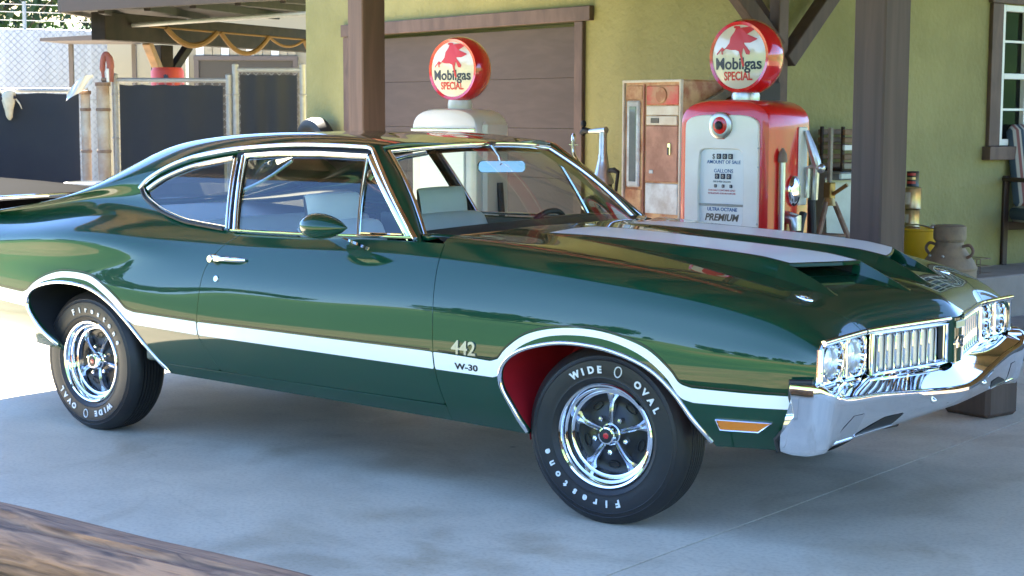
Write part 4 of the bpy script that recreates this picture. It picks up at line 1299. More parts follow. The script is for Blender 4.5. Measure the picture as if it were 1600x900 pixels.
# ---------------- log along the edge of the paving
def wood_log_mat():
    m = bpy.data.materials.new('log_wood'); m.use_nodes = True; nt = m.node_tree; b = nt.nodes['Principled BSDF']
    b.inputs['Roughness'].default_value = .75
    tc = nt.nodes.new('ShaderNodeTexCoord'); mp = nt.nodes.new('ShaderNodeMapping'); mp.inputs['Scale'].default_value = (4, 38, 38)
    n = nt.nodes.new('ShaderNodeTexNoise'); n.inputs['Scale'].default_value = 1.3; n.inputs['Detail'].default_value = 8; n.inputs['Distortion'].default_value = .6
    cr = nt.nodes.new('ShaderNodeValToRGB'); e = cr.color_ramp.elements
    e[0].position = .28; e[0].color = (.10, .05, .032, 1); e[1].position = .62; e[1].color = (.44, .225, .12, 1)
    bp = nt.nodes.new('ShaderNodeBump'); bp.inputs['Strength'].default_value = .6; bp.inputs['Distance'].default_value = .01
    nt.links.new(tc.outputs['Object'], mp.inputs[0]); nt.links.new(mp.outputs[0], n.inputs['Vector']); nt.links.new(n.outputs['Fac'], cr.inputs[0])
    nt.links.new(cr.outputs[0], b.inputs['Base Color']); nt.links.new(n.outputs['Fac'], bp.inputs['Height']); nt.links.new(bp.outputs[0], b.inputs['Normal'])
    MAT['log_wood'] = m
wood_log_mat()
m = MB(); NL, NR = 60, 40; v = []
for i in range(NL):
    x = -3.6+4.6*i/(NL-1)
    for j in range(NR):
        a = 2*math.pi*j/NR
        r = .122+.006*math.sin(3*a+x*1.1)+.004*math.sin(7*a-x*2.3)+.003*math.sin(x*5+a)
        if abs(((a-1.95+.05*math.sin(x*3)) + math.pi) % (2*math.pi) - math.pi) < .09: r -= .020    # drying crack
        v.append((x, -2.585+r*math.cos(a)+.012*math.sin(x*.8), .118+r*math.sin(a)))
f = [(i*NR+j, (i+1)*NR+j, (i+1)*NR+(j+1) % NR, i*NR+(j+1) % NR) for i in range(NL-1) for j in range(NR)]+[tuple(range(NR)), tuple((NL-1)*NR+j for j in range(NR))]
m.add(v, f)
tag(m.build('timber_log', 'log_wood', None, 50), 'weathered brown timber log lying at the near edge of the concrete', 'log')
# weeds by the log
mat('weed', (.06, .10, .03), .7)
m = MB(); rnd = random.Random(3)
for k in range(900):
    x = rnd.uniform(-3.5, .6); y = rnd.uniform(-3.6, -2.74); h_ = rnd.uniform(.03, .11); a = rnd.uniform(0, 6.28); w = .006
    dx, dy = math.cos(a)*w, math.sin(a)*w; lx, ly = rnd.uniform(-.04, .04), rnd.uniform(-.04, .04); z0 = -.02-.16*(-2.76-y)/4.5
    m.add([(x-dx, y-dy, z0), (x+dx, y+dy, z0), (x+lx*.5+dx*.7, y+ly*.5+dy*.7, z0+h_*.6), (x+lx, y+ly, z0+h_)], [(0, 1, 2, 3)])
tag(m.build('weeds', 'weed', None, 0), 'short green weeds growing in the dirt beside the log', 'weeds', kind='stuff')

# ---------------- garage building
bld = empty('garage_building', B(0, 0), BROT, 'olive stucco garage building with brown roll-up door and trim', 'building')
def bb(mb, s0, s1, n0, n1, z0, z1, bev=0., mi=0):
    return mb.box(((s0+s1)/2, -(n0+n1)/2, (z0+z1)/2), (abs(s1-s0), abs(n1-n0), abs(z1-z0)), None, bev, mi)
SR = 1.80
for nm, a in (('wall', (-3.82, -3.06, -.25, 0, 0, 3.6)), ('wall', (-3.06, -.02, -.25, 0, 2.14, 3.6)), ('wall', (-.02, SR, -.25, 0, 0, 3.6)), ('wall', (-3.82, -3.57, -7, -.25, 0, 3.6)), ('wall', (SR-.25, SR, -2.30, -.25, 0, 3.6)), ('wall', (SR-.25, SR, -3.6, -2.30, 0, 1.23)), ('wall', (SR-.25, SR, -3.6, -2.30, 2.25, 3.6)), ('wall', (SR-.25, SR, -7, -3.6, 0, 3.6))):
    bb(MB(), *a).build(nm, 'stucco', bld, 0)
bb(MB(), -4.2, SR+.3, -7.2, .3, 3.6, 3.75, .01).build('roof', 'brown_trim', bld)
bb(MB(), -3.17, .10, -.0, .045, 2.132, 2.235, .004).build('door_header', 'brown_trim', bld)
bb(MB(), -.078, .012, 0, .035, 0, 2.13, .004).build('door_jamb', 'brown_trim', bld)
bb(MB(), -3.15, -3.04, 0, .035, 0, 2.13, .004).build('door_jamb', 'brown_trim', bld)
gd = empty('garage_door'); gd.parent = bld
for i in range(6):
    z1 = 2.105-.365*i; z0 = max(z1-.3635, 0.01)
    bb(MB(), -3.05, -.07, -.10, -.055, z0, z1, .003).build('door_panel', 'door_brown', gd)
# window in the side wall (plane s = SR)
wd = empty('window'); wd.parent = bld
def sb(mb, n0, n1, d0, d1, z0, z1, bev=.003): return bb(mb, SR+d0, SR+d1, n0, n1, z0, z1, bev)
for a in ((-3.60, -2.17, 0, .04, 2.262, 2.37), (-2.31, -2.185, .0, .032, 1.262, 2.26), (-3.60, -3.475, 0, .032, 1.262, 2.26)):
    sb(MB(), *a).build('window_trim', 'brown_trim', wd)
sb(MB(), -3.62, -2.15, 0, .07, 1.165, 1.26).build('window_sill', 'brown_trim', wd)
for a in ((-2.36, -2.312, -.05, .015, 1.265, 2.255), (-3.47, -3.43, -.05, .015, 1.265, 2.255), (-3.43, -2.362, -.05, .012, 2.21, 2.255), (-3.43, -2.362, -.05, .012, 1.265, 1.31), (-3.43, -2.362, -.045, .014, 1.735, 1.775)):
    sb(MB(), *a).build('window_frame', 'white_frame', wd)
for z in (1.52, 2.0): sb(MB(), -3.43, -2.362, -.035, .004, z-.008, z+.008, 0).build('muntin', 'white_frame', wd)
for n in (-2.63, -2.90, -3.16): sb(MB(), n-.008, n+.008, -.034, .005, 1.31, 2.21, 0).build('muntin', 'white_frame', wd)
MB().add([(SR-.03, 3.43, 1.3), (SR-.03, 2.36, 1.3), (SR-.03, 2.36, 2.22), (SR-.03, 3.43, 2.22)], [(0, 1, 2, 3)]).build('pane', 'pane', wd, 0)
sb(MB(), -3.6, -2.3, -.24, -.22, 1.23, 2.25, 0).build('curtain', 'curtain_dark', wd)
# raised walk with a lower tread in front of the side wall
pw = empty('side_porch', B(SR, -4), BROT, 'raised concrete walk along the side wall of the garage', 'porch')
for nm, a in (('porch_floor', (SR+.002, 2.32, -7, -.35, 0, .41)), ('porch_step', (2.322, 3.05, -7, -.35, 0, .13))):
    mm = MB(); mm.box(((a[0]+a[1])/2-SR, -(a[2]+a[3])/2-4, (a[4]+a[5])/2), (a[1]-a[0], a[3]-a[2], a[5]-a[4]), None, .01); mm.build(nm, 'concrete_dark', pw)
# brown corner post with braces under the eave
cp = empty('corner_post', B(1.93, .10), BROT, 'slim dark brown corner post with three braces behind the red pump', 'post')
MB().box((0, 0, 1.6), (.085, .085, 3.2), None, .005).build('post', 'brown_trim', cp)
for p0, p1 in (((-.03, 0, 1.93), (-.75, 0, 2.75)), ((-.0, -.02, 1.88), (-.22, -.85, 2.85)), ((.02, .04, 1.80), (.02, .95, 2.75))):
    a = Vector(p0); b = Vector(p1); d = b-a
    mm = MB(); mm.box((a+b)/2, (.09, .11, d.length), np.array(d.to_track_quat('Z', 'X').to_matrix()), .005); mm.build('brace', 'brown_post', cp)

# ---------------- canopy over the drive
grain_mat('deck_boards', (.31, .21, .125), (.22, .15, .09), (1.2, 9, 9), .8)
can = empty('canopy', (-.8, 1.4, 0), 0, 'brown timber canopy roof on square posts over the car', 'canopy')
CZ = 3.02
def cw(x, y, z): return (x+.8, y-1.4, z)
deck = [(-5.42, -1.80), (8.2, -1.80), (8.2, 3.4), (1.25, 3.4), (1.25, 9.4), B(1.86, -6.2)[:2], B(1.86, .02)[:2], (-4.87, 4.23)]  # rear arm over the side porch is unseen, added to shade the wall
m = MB(); m.prism(deck, CZ+.15, CZ+.24, lambda a, b, d: cw(a, b, d)); m.build('roof_deck', 'deck_boards', can, 0)
k = 0
x = -5.20
while x < 8:
    yb = 4.36-.27*(x+5.35)-.08 if x < -1.6 else (min(9.2, 3.3+(x+1.56)*3.55) if x < 1.2 else 3.3)
    MB().box(cw(x, (-1.74+yb)/2, CZ+.075), (.06, yb+1.74, .145), None, .003).build('rafter', 'wood_dark', can)
    x += .61
MB().box(cw(1.39, -1.79, CZ+.06), (13.55, .07, .26), None, .004).build('fascia', 'brown_trim', can)
MB().box(cw(-5.15, 1.20, CZ+.06), (.07, 6.0, .26), rotmat(0, 0, R(-4.9)), .004).build('fascia', 'brown_trim', can)
pa = B(-.585, 1.45); pb = B(3.82, 1.45)
for q in (pa, pb, B(8.3, 1.45)):
    MB().box(cw(q[0], q[1], CZ/2-.1), (.185, .185, CZ-.2), rotmat(0, 0, BROT), .008).build('post', 'brown_post', can)
d = Vector(pb)-Vector(pa); mid = (Vector(pa)+Vector(pb))/2
MB().box(cw(mid.x+.9, mid.y-.25, CZ-.12), (13.5, .18, .24), rotmat(0, 0, BROT), .006).build('beam', 'brown_post', can)
# low block by the post
bk = MB(); bk.box((0, 0, .19), (.27, .25, .38), None, .02)
tag(bk.build('bollard', 'brown_post', None, 35, (.30, 2.12, 0)), 'squat brown block standing on the ground beyond the front bumper', 'bollard').rotation_euler = (0, 0, BROT)

# long red sign hung under the beam between the posts (above the picture, mirrored in the hood)
o = empty('hanging_sign', B(1.55, 1.62, 0), BROT, 'long red sign with cream border hung under the canopy beam', 'sign')
mat('sign_red', (.50, .03, .02), .4, noise=(5, .4, (.40, .05, .04))); mat('sign_cream', (.70, .60, .42), .5)
MB().box((0, 0, 2.74), (3.7, .03, .34), None, .004).build('board', 'sign_red', o)
for z in (2.60, 2.88): MB().box((0, -.018, z), (3.6, .006, .022)).build('border', 'sign_cream', o)
for x in (-1.79, 1.79): MB().box((x, -.018, 2.74), (.022, .006, .258)).build('border', 'sign_cream', o)
for x in (-1.2, 1.2): MB().cyl((x, 0, 2.90), (x, 0, 3.02), .012, n=8).build('hanger', 'black_trim', o)
# ------------------------------------------------------------------ pumps
mat('pump_red', (.74, .012, .008), .28, coat=.7, noise=(6, .35, (.58, .012, .008)))
mat('pump_white', (.64, .61, .54), .35, coat=.5, noise=(4, .35, (.55, .51, .43)))
mat('panel_white', (.86, .82, .74), .3, coat=.6, noise=(5, .3, (.76, .71, .61)))
mat('globe_red', (.62, .012, .015), .16, coat=1.)
mat('globe_white', (.62, .54, .43), .14, coat=1.)
mat('logo_red', (.52, .018, .018), .3)
mat('ink', (.012, .014, .04), .4)
mat('ink_red', (.5, .03, .03), .4)
mat('ink_blue', (.03, .10, .25), .4)
mat('ink_brown', (.11, .09, .06), .4)
mat('dial_face', (.74, .74, .69), .35)
mat('alu', (.62, .63, .64), .30, .85, noise=(25, .3, (.48, .48, .48)))
mat('steel', (.55, .55, .54), .32, .9, noise=(30, .3, (.40, .38, .35)))
mat('hose', (.012, .012, .012), .6)
mat('rust_steel', (.30, .22, .16), .7, .2, noise=(12, .5, (.16, .08, .045)))

PEG = [(-.36, -.02), (-.27, .055), (-.235, .03), (-.20, .06), (-.16, .10), (-.145, .17), (-.09, .235), (-.075, .27), (-.11, .275), (-.105, .30), (-.02, .298), (-.005, .275), (.02, .28), (.20, .292), (.235, .27), (.13, .215), (.10, .20), (.25, .145), (.235, .13), (.15, .098), (.06, .10), (.075, .075), (.10, .055), (.155, -.005), (.145, -.04), (.10, -.035), (.07, .02), (.055, .04), (.035, -.035), (.055, -.10), (.075, -.165), (.055, -.185), (.035, -.15), (.02, -.08), (-.01, .0), (-.06, .018), (-.14, .02), (-.21, .035), (-.265, .0), (-.255, -.03), (-.275, -.03), (-.285, .02), (-.35, -.035)]
def gas_pump(name, s, n, rz, label, red, W, Dp, H, globe_z, gr):
    o = empty(name, B(s, n), BROT+rz, label, 'fuel pump', 'old fuel pumps')
    col = 'pump_red' if red else 'pump_white'
    hw, hd = W/2, Dp/2
    # body: arched top front outline, lofted back
    def outline(ins=0., k=16):
        pts = [(-hw+ins, .10), (hw-ins, .10), (hw-ins, H-.17)]
        for i in range(1, k):
            t = i/k; a = math.pi*t
            x = (hw-ins)*math.copysign(abs(math.cos(a))**.62, math.cos(a)); z = H-.17+(.165-ins)*math.sin(a)**.62
            pts.append((x, z))
        return pts+[(-hw+ins, H-.17)]
    m = MB(); rings = [(outline(.035), -hd), (outline(.008), -hd+.012), (outline(0), -hd+.035), (outline(0), hd-.035), (outline(.008), hd-.012), (outline(.035), hd)]
    k = len(rings[0][0]); v = []
    for r_, y in rings: v += [(x, y, z) for x, z in r_]
    f = [(i*k+j, (i+1)*k+j, (i+1)*k+(j+1) % k, i*k+(j+1) % k) for i in range(5) for j in range(k)]+[tuple(range(k)), tuple(5*k+j for j in range(k))]
    m.add(v, f); m.build('cabinet', col, o, 40)
    MB().box((0, 0, .05), (W*1.04, Dp*1.06, .10), None, .01).build('base', 'rust_steel' if red else 'pump_white', o)
    yf = -hd
    if red:
        # white front panel with a window cut for the register
        wx, wz0, wz1 = .145, .862, 1.292
        fp = MB(); ow = hw-.055; zt = H-.06
        out = [(-ow, .16), (ow, .16), (ow, zt-.10)]
        for i in range(1, 12):
            a = math.pi*i/12; out.append((ow*math.copysign(abs(math.cos(a))**.5, math.cos(a)), zt-.10+.075*math.sin(a)**.7))
        out.append((-ow, zt-.10))
        inn = []
        cx, cz = .0, (wz0+wz1)/2
        for (x, z) in out:
            dx, dz = x-cx, z-cz
            kk = min(wx/abs(dx) if abs(dx) > 1e-6 else 9, (wz1-wz0)/2/abs(dz) if abs(dz) > 1e-6 else 9)
            inn.append((cx+dx*kk, cz+dz*kk))
        # add exact corners by supersampling
        def samp(p, n_=6):
            r_ = []
            for a, b in zip(p, p[1:]+p[:1]): r_ += [(a[0]+(b[0]-a[0])*t/n_, a[1]+(b[1]-a[1])*t/n_) for t in range(n_)]
            return r_
        out2 = samp(out); inn = []
        for (x, z) in out2:
            dx, dz = x-cx, z-cz; rr = 9
            a = math.atan2(dz/((wz1-wz0)/2), dx/wx); c_, s_ = math.cos(a), math.sin(a)
            kk = (abs(c_)**9+abs(s_)**9)**(-1/9)
            inn.append((cx+wx*c_*kk, cz+(wz1-wz0)/2*s_*kk))
        k = len(out2)
        v = [(x, yf+.004, z) for x, z in out2]+[(x, yf-.016, z) for x, z in out2]+[(x*.985+cx*.015, yf-.020, z*.99+cz*.01) for x, z in out2]+[(x*1.03, yf-.020, cz+(z-cz)*1.02) for x, z in inn]+[(x, yf-.014, z) for x, z in inn]+[(x*.99, yf+.003, z) for x, z in inn]
        fp.add(v, [(i*k+j, (i+1)*k+j, (i+1)*k+(j+1) % k, i*k+(j+1) % k) for i in range(5) for j in range(k)])
        fp.build('front_panel', 'panel_white', o, 30)
        MB().box((0, yf-.002, cz), (.30, .006, wz1-wz0)).build('register_face', 'dial_face', o)
        MB().box((0, yf-.008, .992), (.285, .008, .012), None, .002).build('register_rail', 'steel', o)
        def label_text(st, x, z, size, mt, sh=0., bold=0., nm='lettering'):
            v, f = text(st, size, bold, sh, .0015); MB().add([(x+q[0], yf-.0055-q[2], z+q[1]) for q in v], f).build(nm, mt, o, 0)
        label_text('$', -.055, 1.240, .038, 'ink_brown'); label_text('AMOUNT OF SALE', .01, 1.214, .026, 'ink_blue', 0, .01)
        label_text('GALLONS', .01, 1.166, .028, 'ink_blue'); label_text('PRICE PER GALLON', 0, 1.113, .013, 'ink_brown')
        label_text('THIS SALE CONTAINS LEAD', 0, 1.066, .014, 'ink_red'); label_text('TETRAETHYL FOR MOTOR USE', 0, 1.050, .013, 'ink_red')
        label_text('ULTRA OCTANE', .005, .960, .026, 'ink_blue', 0, .02); label_text('PREMIUM', 0, .908, .052, 'ink_brown', .25, .03); label_text('GASOLINE', -.005, .874, .020, 'ink_blue', 0, .02)
        for zz, xs, sz in ((1.253, (-.02, .018, .055), .028), (1.146, (-.03, .008, .046), .028), (1.094, (-.04, .01, .06), .017)):
            for x in xs:
                MB().box((x, yf-.007, zz), (sz, .006, sz), None, .002).build('counter_wheel', 'ink', o)
                v, f = text('0', sz*.9, .01, 0, .001); MB().add([(x+q[0], yf-.0106-q[2], zz-sz*.30+q[1]) for q in v], f).build('numeral', 'globe_white', o, 0)
        # round gauge near the top
        m = MB(); gz = H-.142
        m.lathe([(.072, 0), (.072, -.012), (.066, -.016), (.046, -.016)], 36, (0, yf-.018, gz), 'Y'); m.build('gauge_ring', 'steel', o)
        m = MB(); m.lathe([(.046, -.004), (.046, -.014), (.026, -.020), (0, -.020)], 30, (0, yf-.018, gz), 'Y'); m.box((0, yf-.022, gz-.055), (.05, .012, .035), None, .004); m.build('gauge_dial', 'pump_red', o)
        m = MB(); m.sphere((0, yf-.045, gz), (.024, .014, .024), 16); m.build('gauge_knob', 'hose', o)
        m = MB(); m.box((0, yf-.022, .80), (.30, .016, .012), None, .003); m.build('panel_rail', 'steel', o)
        for z in (1.20, 1.30, .9): MB().sphere((hw-.052, yf-.021, z), (.006, .004, .006), 8, k=5).build('screw', 'steel', o)
        # right side: pole, reflector dome, nozzle and hose
        xr = hw
        m = MB(); m.cyl((xr+.022, -hd+.10, .25), (xr+.022, -hd+.10, 1.235), .016, n=14); m.build('side_pole', 'alu', o)
        m = MB(); m.lathe([(.024, 1.225), (.026, 1.24), (.022, 1.27), (.006, 1.30), (0, 1.302)], 16, (xr+.022, -hd+.10, 0)); m.build('pole_cap', 'rust_steel', o)
        m = MB(); m.sphere((xr+.006, .03, 1.07), (.03, .06, .085), 18); m.build('reflector_dome', 'chrome', o)
        m = MB(); m.box((xr+.004, .115, 1.20), (.012, .085, .42), None, .02); m.build('nozzle_recess', 'white_frame', o)
        m = MB(); m.tube([(xr+.02, .12, 1.39), (xr+.05, .13, 1.30), (xr+.075, .14, 1.22), (xr+.085, .145, 1.18)], [.014, .024, .026, .020], 10); m.tube([(xr+.075, .14, 1.2), (xr+.03, .135, 1.19), (xr+.03, .13, 1.03)], [.020, .018, .016], 10); m.sphere((xr+.095, .15, 1.19), .028, 10, k=6); m.build('nozzle', 'steel', o)
        m = MB(); m.cyl((xr+.075, .14, 1.2), (xr+.07, .14, 1.02), .019, .017, 10); m.build('nozzle_grip', 'steel', o)
        m = MB(); m.tube(smooth_poly([(xr+.05, .14, 1.02), (xr+.055, .15, .85), (xr+.06, .15, .55), (xr+.07, .10, .30), (xr+.07, .02, .26), (xr+.06, -.02, .45), (xr+.055, .0, .75), (xr+.055, .03, .90), (xr+.05, .06, .95)], 6), .021, 10); m.build('hose', 'hose', o)
        m = MB(); m.tube([(xr, -.02, .93), (xr+.05, -.02, .92), (xr+.055, -.02, .86)], [.035, .04, .03], 12); m.build('hose_outlet', 'steel', o)
    else:
        # cornice band and raised side box of the white pump
        MB().box((0, yf-.004, H-.135), (W*.97, .014, .016), None, .004).build('cornice', 'chrome_soft', o)
        m = MB(); m.box((hw+.004, .01, .72), (.05, Dp*.72, 1.42), None, .02); m.build('side_panel', 'pump_white', o)
        m = MB(); m.box((0, yf-.006, 1.0), (.36, .012, .52), None, .01); m.build('register_face', 'dial_face', o)
        m = MB(); m.tube(smooth_poly([(hw+.04, .02, 1.05), (hw+.07, .02, .6), (hw+.06, .0, .25), (hw+.05, -.06, .5), (hw+.04, -.08, .85)], 5), .02, 8); m.build('hose', 'hose', o)
    # globe on its collar
    zc = globe_z; th = .074
    m = MB(); m.lathe([(.075, H-.012), (.078, H+.02), (.072, zc-gr+.02)], 28); m.build('globe_collar', 'steel' if red else 'pump_white', o)
    m = MB(); m.lathe([(gr-.034, -th), (gr-.016, -th-.004), (gr-.006, -th*.75), (gr, -th*.35), (gr+.002, 0), (gr, th*.35), (gr-.006, th*.75), (gr-.016, th+.004), (gr-.034, th)], 64, (0, 0, zc), 'Y'); g = m.build('globe', 'globe_red', o, 50)
    for sg in (-1, 1):
        m = MB(); rf = gr-.022
        m.lathe([(rf, sg*(th-.004)), (rf*.7, sg*(th+.006)), (rf*.35, sg*(th+.0105)), (0, sg*(th+.012))], 56, (0, 0, zc), 'Y'); m.build('globe_lens', 'globe_white', g, 60)
        def dome(r): return float(np.interp(r/rf, [0, .35, .7, 1.], [th+.012, th+.0105, th+.006, th-.004]))
        def deco(v, f, mt, nm):
            MB().add([(sg*-1*q[0], sg*(dome(math.hypot(q[0], q[1]))+.0012+max(q[2], 0)), zc+q[1]) for q in v], f).build(nm, mt, g, 0)
        sc = rf/.42
        bm_ = MB(); bm_.prism([(x*sc*.98+.012, (z*1.05+.065)*sc) for x, z in PEG], 0, .0012, lambda a, b, d: (a, b, d)); 
        me = bpy.data.meshes.new('t'); me.from_pydata(bm_.v, [], bm_.f); b_ = bmesh.new(); b_.from_mesh(me); bmesh.ops.triangulate(b_, faces=b_.faces); b_.to_mesh(me); b_.free()
        deco([tuple(q.co) for q in me.vertices], [tuple(p.vertices) for p in me.polygons], 'logo_red', 'winged_horse'); bpy.data.meshes.remove(me)
        v, f = text('Mobilgas', .098*sc/.42*.42, .022, 0, .0012, 4); v[:, 0] *= 2.0; v[:, 1] *= 2.05; v[:, 1] -= .150*sc
        deco(v, f, 'ink', 'lettering')
        v, f = text('SPECIAL', .085*sc/.42*.42, .028, 0, .0012, 4); v[:, 0] *= 1.36; v[:, 1] *= 1.75; v[:, 1] -= .285*sc
        deco(v, f, 'logo_red', 'lettering')
    return o
gas_pump('fuel_pump', 2.565, 1.04, R(10), 'red fuel pump with white front panel and winged-horse globe', True, .58, .42, 1.56, 1.785, .205)
gas_pump('fuel_pump', .45, 1.42, R(15), 'white fuel pump behind the car roof, red-rimmed globe on top', False, .53, .34, 1.515, 1.755, .205)

# ------------------------------------------------------------------ rusty vending machine
mat('vend_white', (.74, .68, .55), .5, noise=(9, .4, (.55, .42, .28)))
mat('vend_rust', (.52, .26, .165), .6, noise=(6, .85, (.33, .15, .09)))
mat('vend_rust2', (.62, .38, .18), .6, noise=(7, .9, (.40, .15, .06)))
mat('vend_red', (.62, .06, .04), .45, noise=(6, .85, (.50, .24, .11)))
mat('vend_blue', (.66, .70, .68), .45, noise=(7, .85, (.42, .40, .36)))
mat('vend_glass', (.14, .16, .16), .12, coat=1., noise=(14, .4, (.20, .22, .21)))
vm = empty('vending_machine', B(1.505, .43), BROT, 'rusty old drink vending machine against the olive wall', 'vending machine')
VW, VD, VH = .52, .62, 1.685
MB().box((0, 0, VH/2+.02), (VW, VD, VH-.04), None, .012).build('cabinet', 'vend_rust2', vm)
yf = -VD/2
for a in ((-VW/2+.008, .016, VH/2+.02, VH-.05), (VW/2-.008, .016, VH/2+.02, VH-.05)):
    MB().box((a[0], yf-.006, a[2]), (a[1], .024, a[3]), None, .003).build('edge_trim', 'vend_white', vm)
MB().box((0, yf-.006, VH-.008), (VW, .026, .016), None, .003).build('edge_trim', 'vend_white', vm)
MB().box((-.07, yf-.006, VH/2+.05), (.010, .020, VH-.15), None, .003).build('mullion', 'vend_rust', vm)
MB().box((-.165, yf-.003, 1.61), (.15, .010, .085), None, .004).build('upper_panel', 'vend_rust2', vm)
MB().box((-.165, yf-.006, 1.295), (.115, .020, .53), None, .008).build('window_frame', 'vend_blue', vm)
MB().box((-.163, yf-.014, 1.295), (.062, .012, .46), None, .003).build('display_window', 'vend_glass', vm)
MB().box((-.165, yf-.003, .945), (.15, .010, .15), None, .004).build('lower_panel', 'vend_rust2', vm)
MB().box((.09, yf-.003, 1.592), (.28, .012, .115), None, .005).build('badge_panel', 'vend_red', vm)
m = MB(); m.lathe([(.050, -.002), (.045, -.008), (0, -.010)], 24, (.085, yf-.008, 1.592), 'Y'); m.build('badge', 'vend_rust2', vm)
MB().box((.09, yf-.003, 1.50), (.28, .010, .055), None, .003).build('trim_strip', 'vend_white', vm)
MB().box((.09, yf-.005, 1.24), (.285, .014, .34), None, .008).build('door', 'vend_rust', vm)
MB().box((.09, yf-.008, 1.44), (.27, .012, .055), None, .004).build('coin_plate', 'vend_white', vm)
MB().box((.035, yf-.016, 1.44), (.07, .006, .03), None, .002).build('coin_slot', 'ink_brown', vm)
MB().box((.165, yf-.018, 1.27), (.022, .012, .075), None, .004).build('handle', 'chrome', vm)
MB().box((.165, yf-.026, 1.258), (.012, .008, .045), None, .002).build('handle_grip', 'ink', vm)
MB().box((.005, yf-.014, 1.13), (.035, .006, .022), None, .002).build('maker_plate', 'vend_blue', vm)
MB().box((.09, yf-.003, .968), (.285, .012, .185), None, .004).build('kick_panel', 'vend_blue', vm)
for i in range(14): MB().box((.0, yf-.004, .12+i*.053), (VW*.92, .014, .03), rotmat(R(25)), .003).build('grille_slat', 'vend_rust', vm)
# planks and a grey box lying on top of and behind the machine
mat('old_plank', (.36, .32, .24), .8, noise=(12, .5, (.20, .17, .12)))
for i, (a, b, c_, l) in enumerate(((1.795, .42, 1.60, R(24)), (1.80, .40, 1.53, R(27)), (1.79, .42, 1.455, R(22)))):
    o = MB().box((0, 0, 0), (.03, .55, .055), rotmat(l, 0, 0), .004).build('plank', 'old_plank', None, 35, B(a, b, c_))
    o.rotation_euler = (0, 0, BROT)
    tag(o, ('topmost', 'middle', 'lowest')[i]+' of the weathered planks leaning between vending machine and red pump', 'plank', 'weathered planks beside the vending machine')
o = empty('tool_cabinet', B(2.03, .36), BROT, 'old grey box on a brown stand behind the red pump globe', 'cabinet')
MB().box((0, 0, .77), (.17, .20, 1.54), None, .01).build('stand', 'rust_steel', o)
MB().box((.0, 0, 1.605), (.17, .18, .13), None, .01).build('box', 'curtain_dark', o)
MB().box((-.03, -.095, 1.61), (.045, .012, .05), None, .004).build('dial', 'dial_face', o)

# ------------------------------------------------------------------ hand-operated oil dispenser
lb = empty('oil_dispenser', B(.72, .45), BROT, 'black and aluminium hand-cranked oil dispenser with curved spout', 'oil dispenser')
m = MB(); m.lathe([(.13, 0), (.13, .03), (.075, .05), (.062, .10), (.062, 1.02), (.0, 1.02)], 28); m.build('cylinder', 'black_paint', lb)
m = MB(); m.lathe([(.070, 1.02), (.074, 1.03), (.070, 1.05), (.052, 1.10), (.038, 1.16), (.033, 1.19), (.034, 1.20), (.028, 1.22), (.026, 1.36), (.0, 1.37)], 28); m.build('head', 'alu', lb)
m = MB(); m.tube([(0.03, 0, 1.375), (-.06, 0, 1.37), (-.15, 0, 1.365)], [.022, .018, .012], 12); m.build('arm', 'alu', lb)
m = MB(); m.tube([(-.14, 0, 1.368), (-.19, 0, 1.372), (-.215, 0, 1.35)], [.016, .024, .020], 10); m.sphere((-.20, 0, 1.415), (.020, .02, .025), 10, k=6); m.build('valve_knob', 'hose', lb)
m = MB(); m.tube(smooth_poly([(-.065, 0, .80), (-.07, 0, 1.0), (-.10, 0, 1.08), (-.17, 0, 1.12), (-.25, 0, 1.16), (-.30, 0, 1.22), (-.305, 0, 1.30)], 6), .012, 10); m.tube([(-.305, 0, 1.30), (-.302, 0, 1.335), (-.30, 0, 1.35)], [.016, .015, .006], 10); m.tube([(-.345, 0, 1.275), (-.25, 0, 1.272)], .004, 6); m.build('spout', 'chrome_soft', lb)
m = MB(); m.tube([(.07, 0, 1.11), (.11, 0, 1.115), (.15, 0, 1.10)], [.016, .018, .014], 10); m.tube([(.15, 0, 1.105), (.115, 0, .90), (.09, 0, .80)], .011, 8); m.sphere((.12, 0, .82), .028, 10, k=6); m.build('crank', 'hose', lb)
m = MB(); m.cyl((.052, -.035, .20), (.052, -.035, 1.03), .006, n=8); m.build('guide_rod', 'alu', lb)

# ------------------------------------------------------------------ things on the raised walk
mat('milkcan', (.34, .245, .145), .75, .2, noise=(9, .5, (.17, .125, .085)))
mat('yellow_plastic', (.85, .52, .012), .4, noise=(6, .3, (.60, .38, .02)))
mat('tin_gold', (.62, .46, .24), .3, .8, noise=(10, .4, (.30, .20, .10)))
mat('tin_red', (.45, .04, .03), .35); mat('tin_dark', (.02, .018, .018), .35)
mat('galv', (.42, .45, .45), .5, .6, noise=(7, .5, (.30, .32, .31)))
mc = empty('milk_can', B(2.46, -.93, .13), BROT, 'rusty brown milk can with two loop handles beyond the hood', 'milk can')
m = MB(); m.lathe([(0, 0), (.165, 0), (.17, .01), (.172, .03), (.170, .38), (.175, .385), (.176, .395), (.171, .402), (.15, .44), (.108, .50), (.088, .53), (.085, .555), (.092, .56), (.093, .567)], 40); m.build('body', 'milkcan', mc)
m = MB(); m.lathe([(.088, .565), (.100, .570), (.102, .60), (.100, .652), (.085, .66), (0, .655)], 36); m.build('lid', 'milkcan', mc)
for sg in (-1, 1):
    m = MB(); m.tube(smooth_poly([(sg*.13, 0, .46), (sg*.165, 0, .48), (sg*.178, 0, .51), (sg*.15, 0, .54), (sg*.10, 0, .53)], 5), .010, 8); m.build('handle', 'rust_steel', mc)
for a in (-.4, .35): 
    m = MB(); m.sphere((.135*math.sin(a), -.135*math.cos(a), .47), .010, 8, k=6); m.build('rivet', 'steel', mc)
yb = empty('bucket', B(2.10, -1.14, .41), BROT, 'yellow plastic bucket behind the milk can', 'bucket')
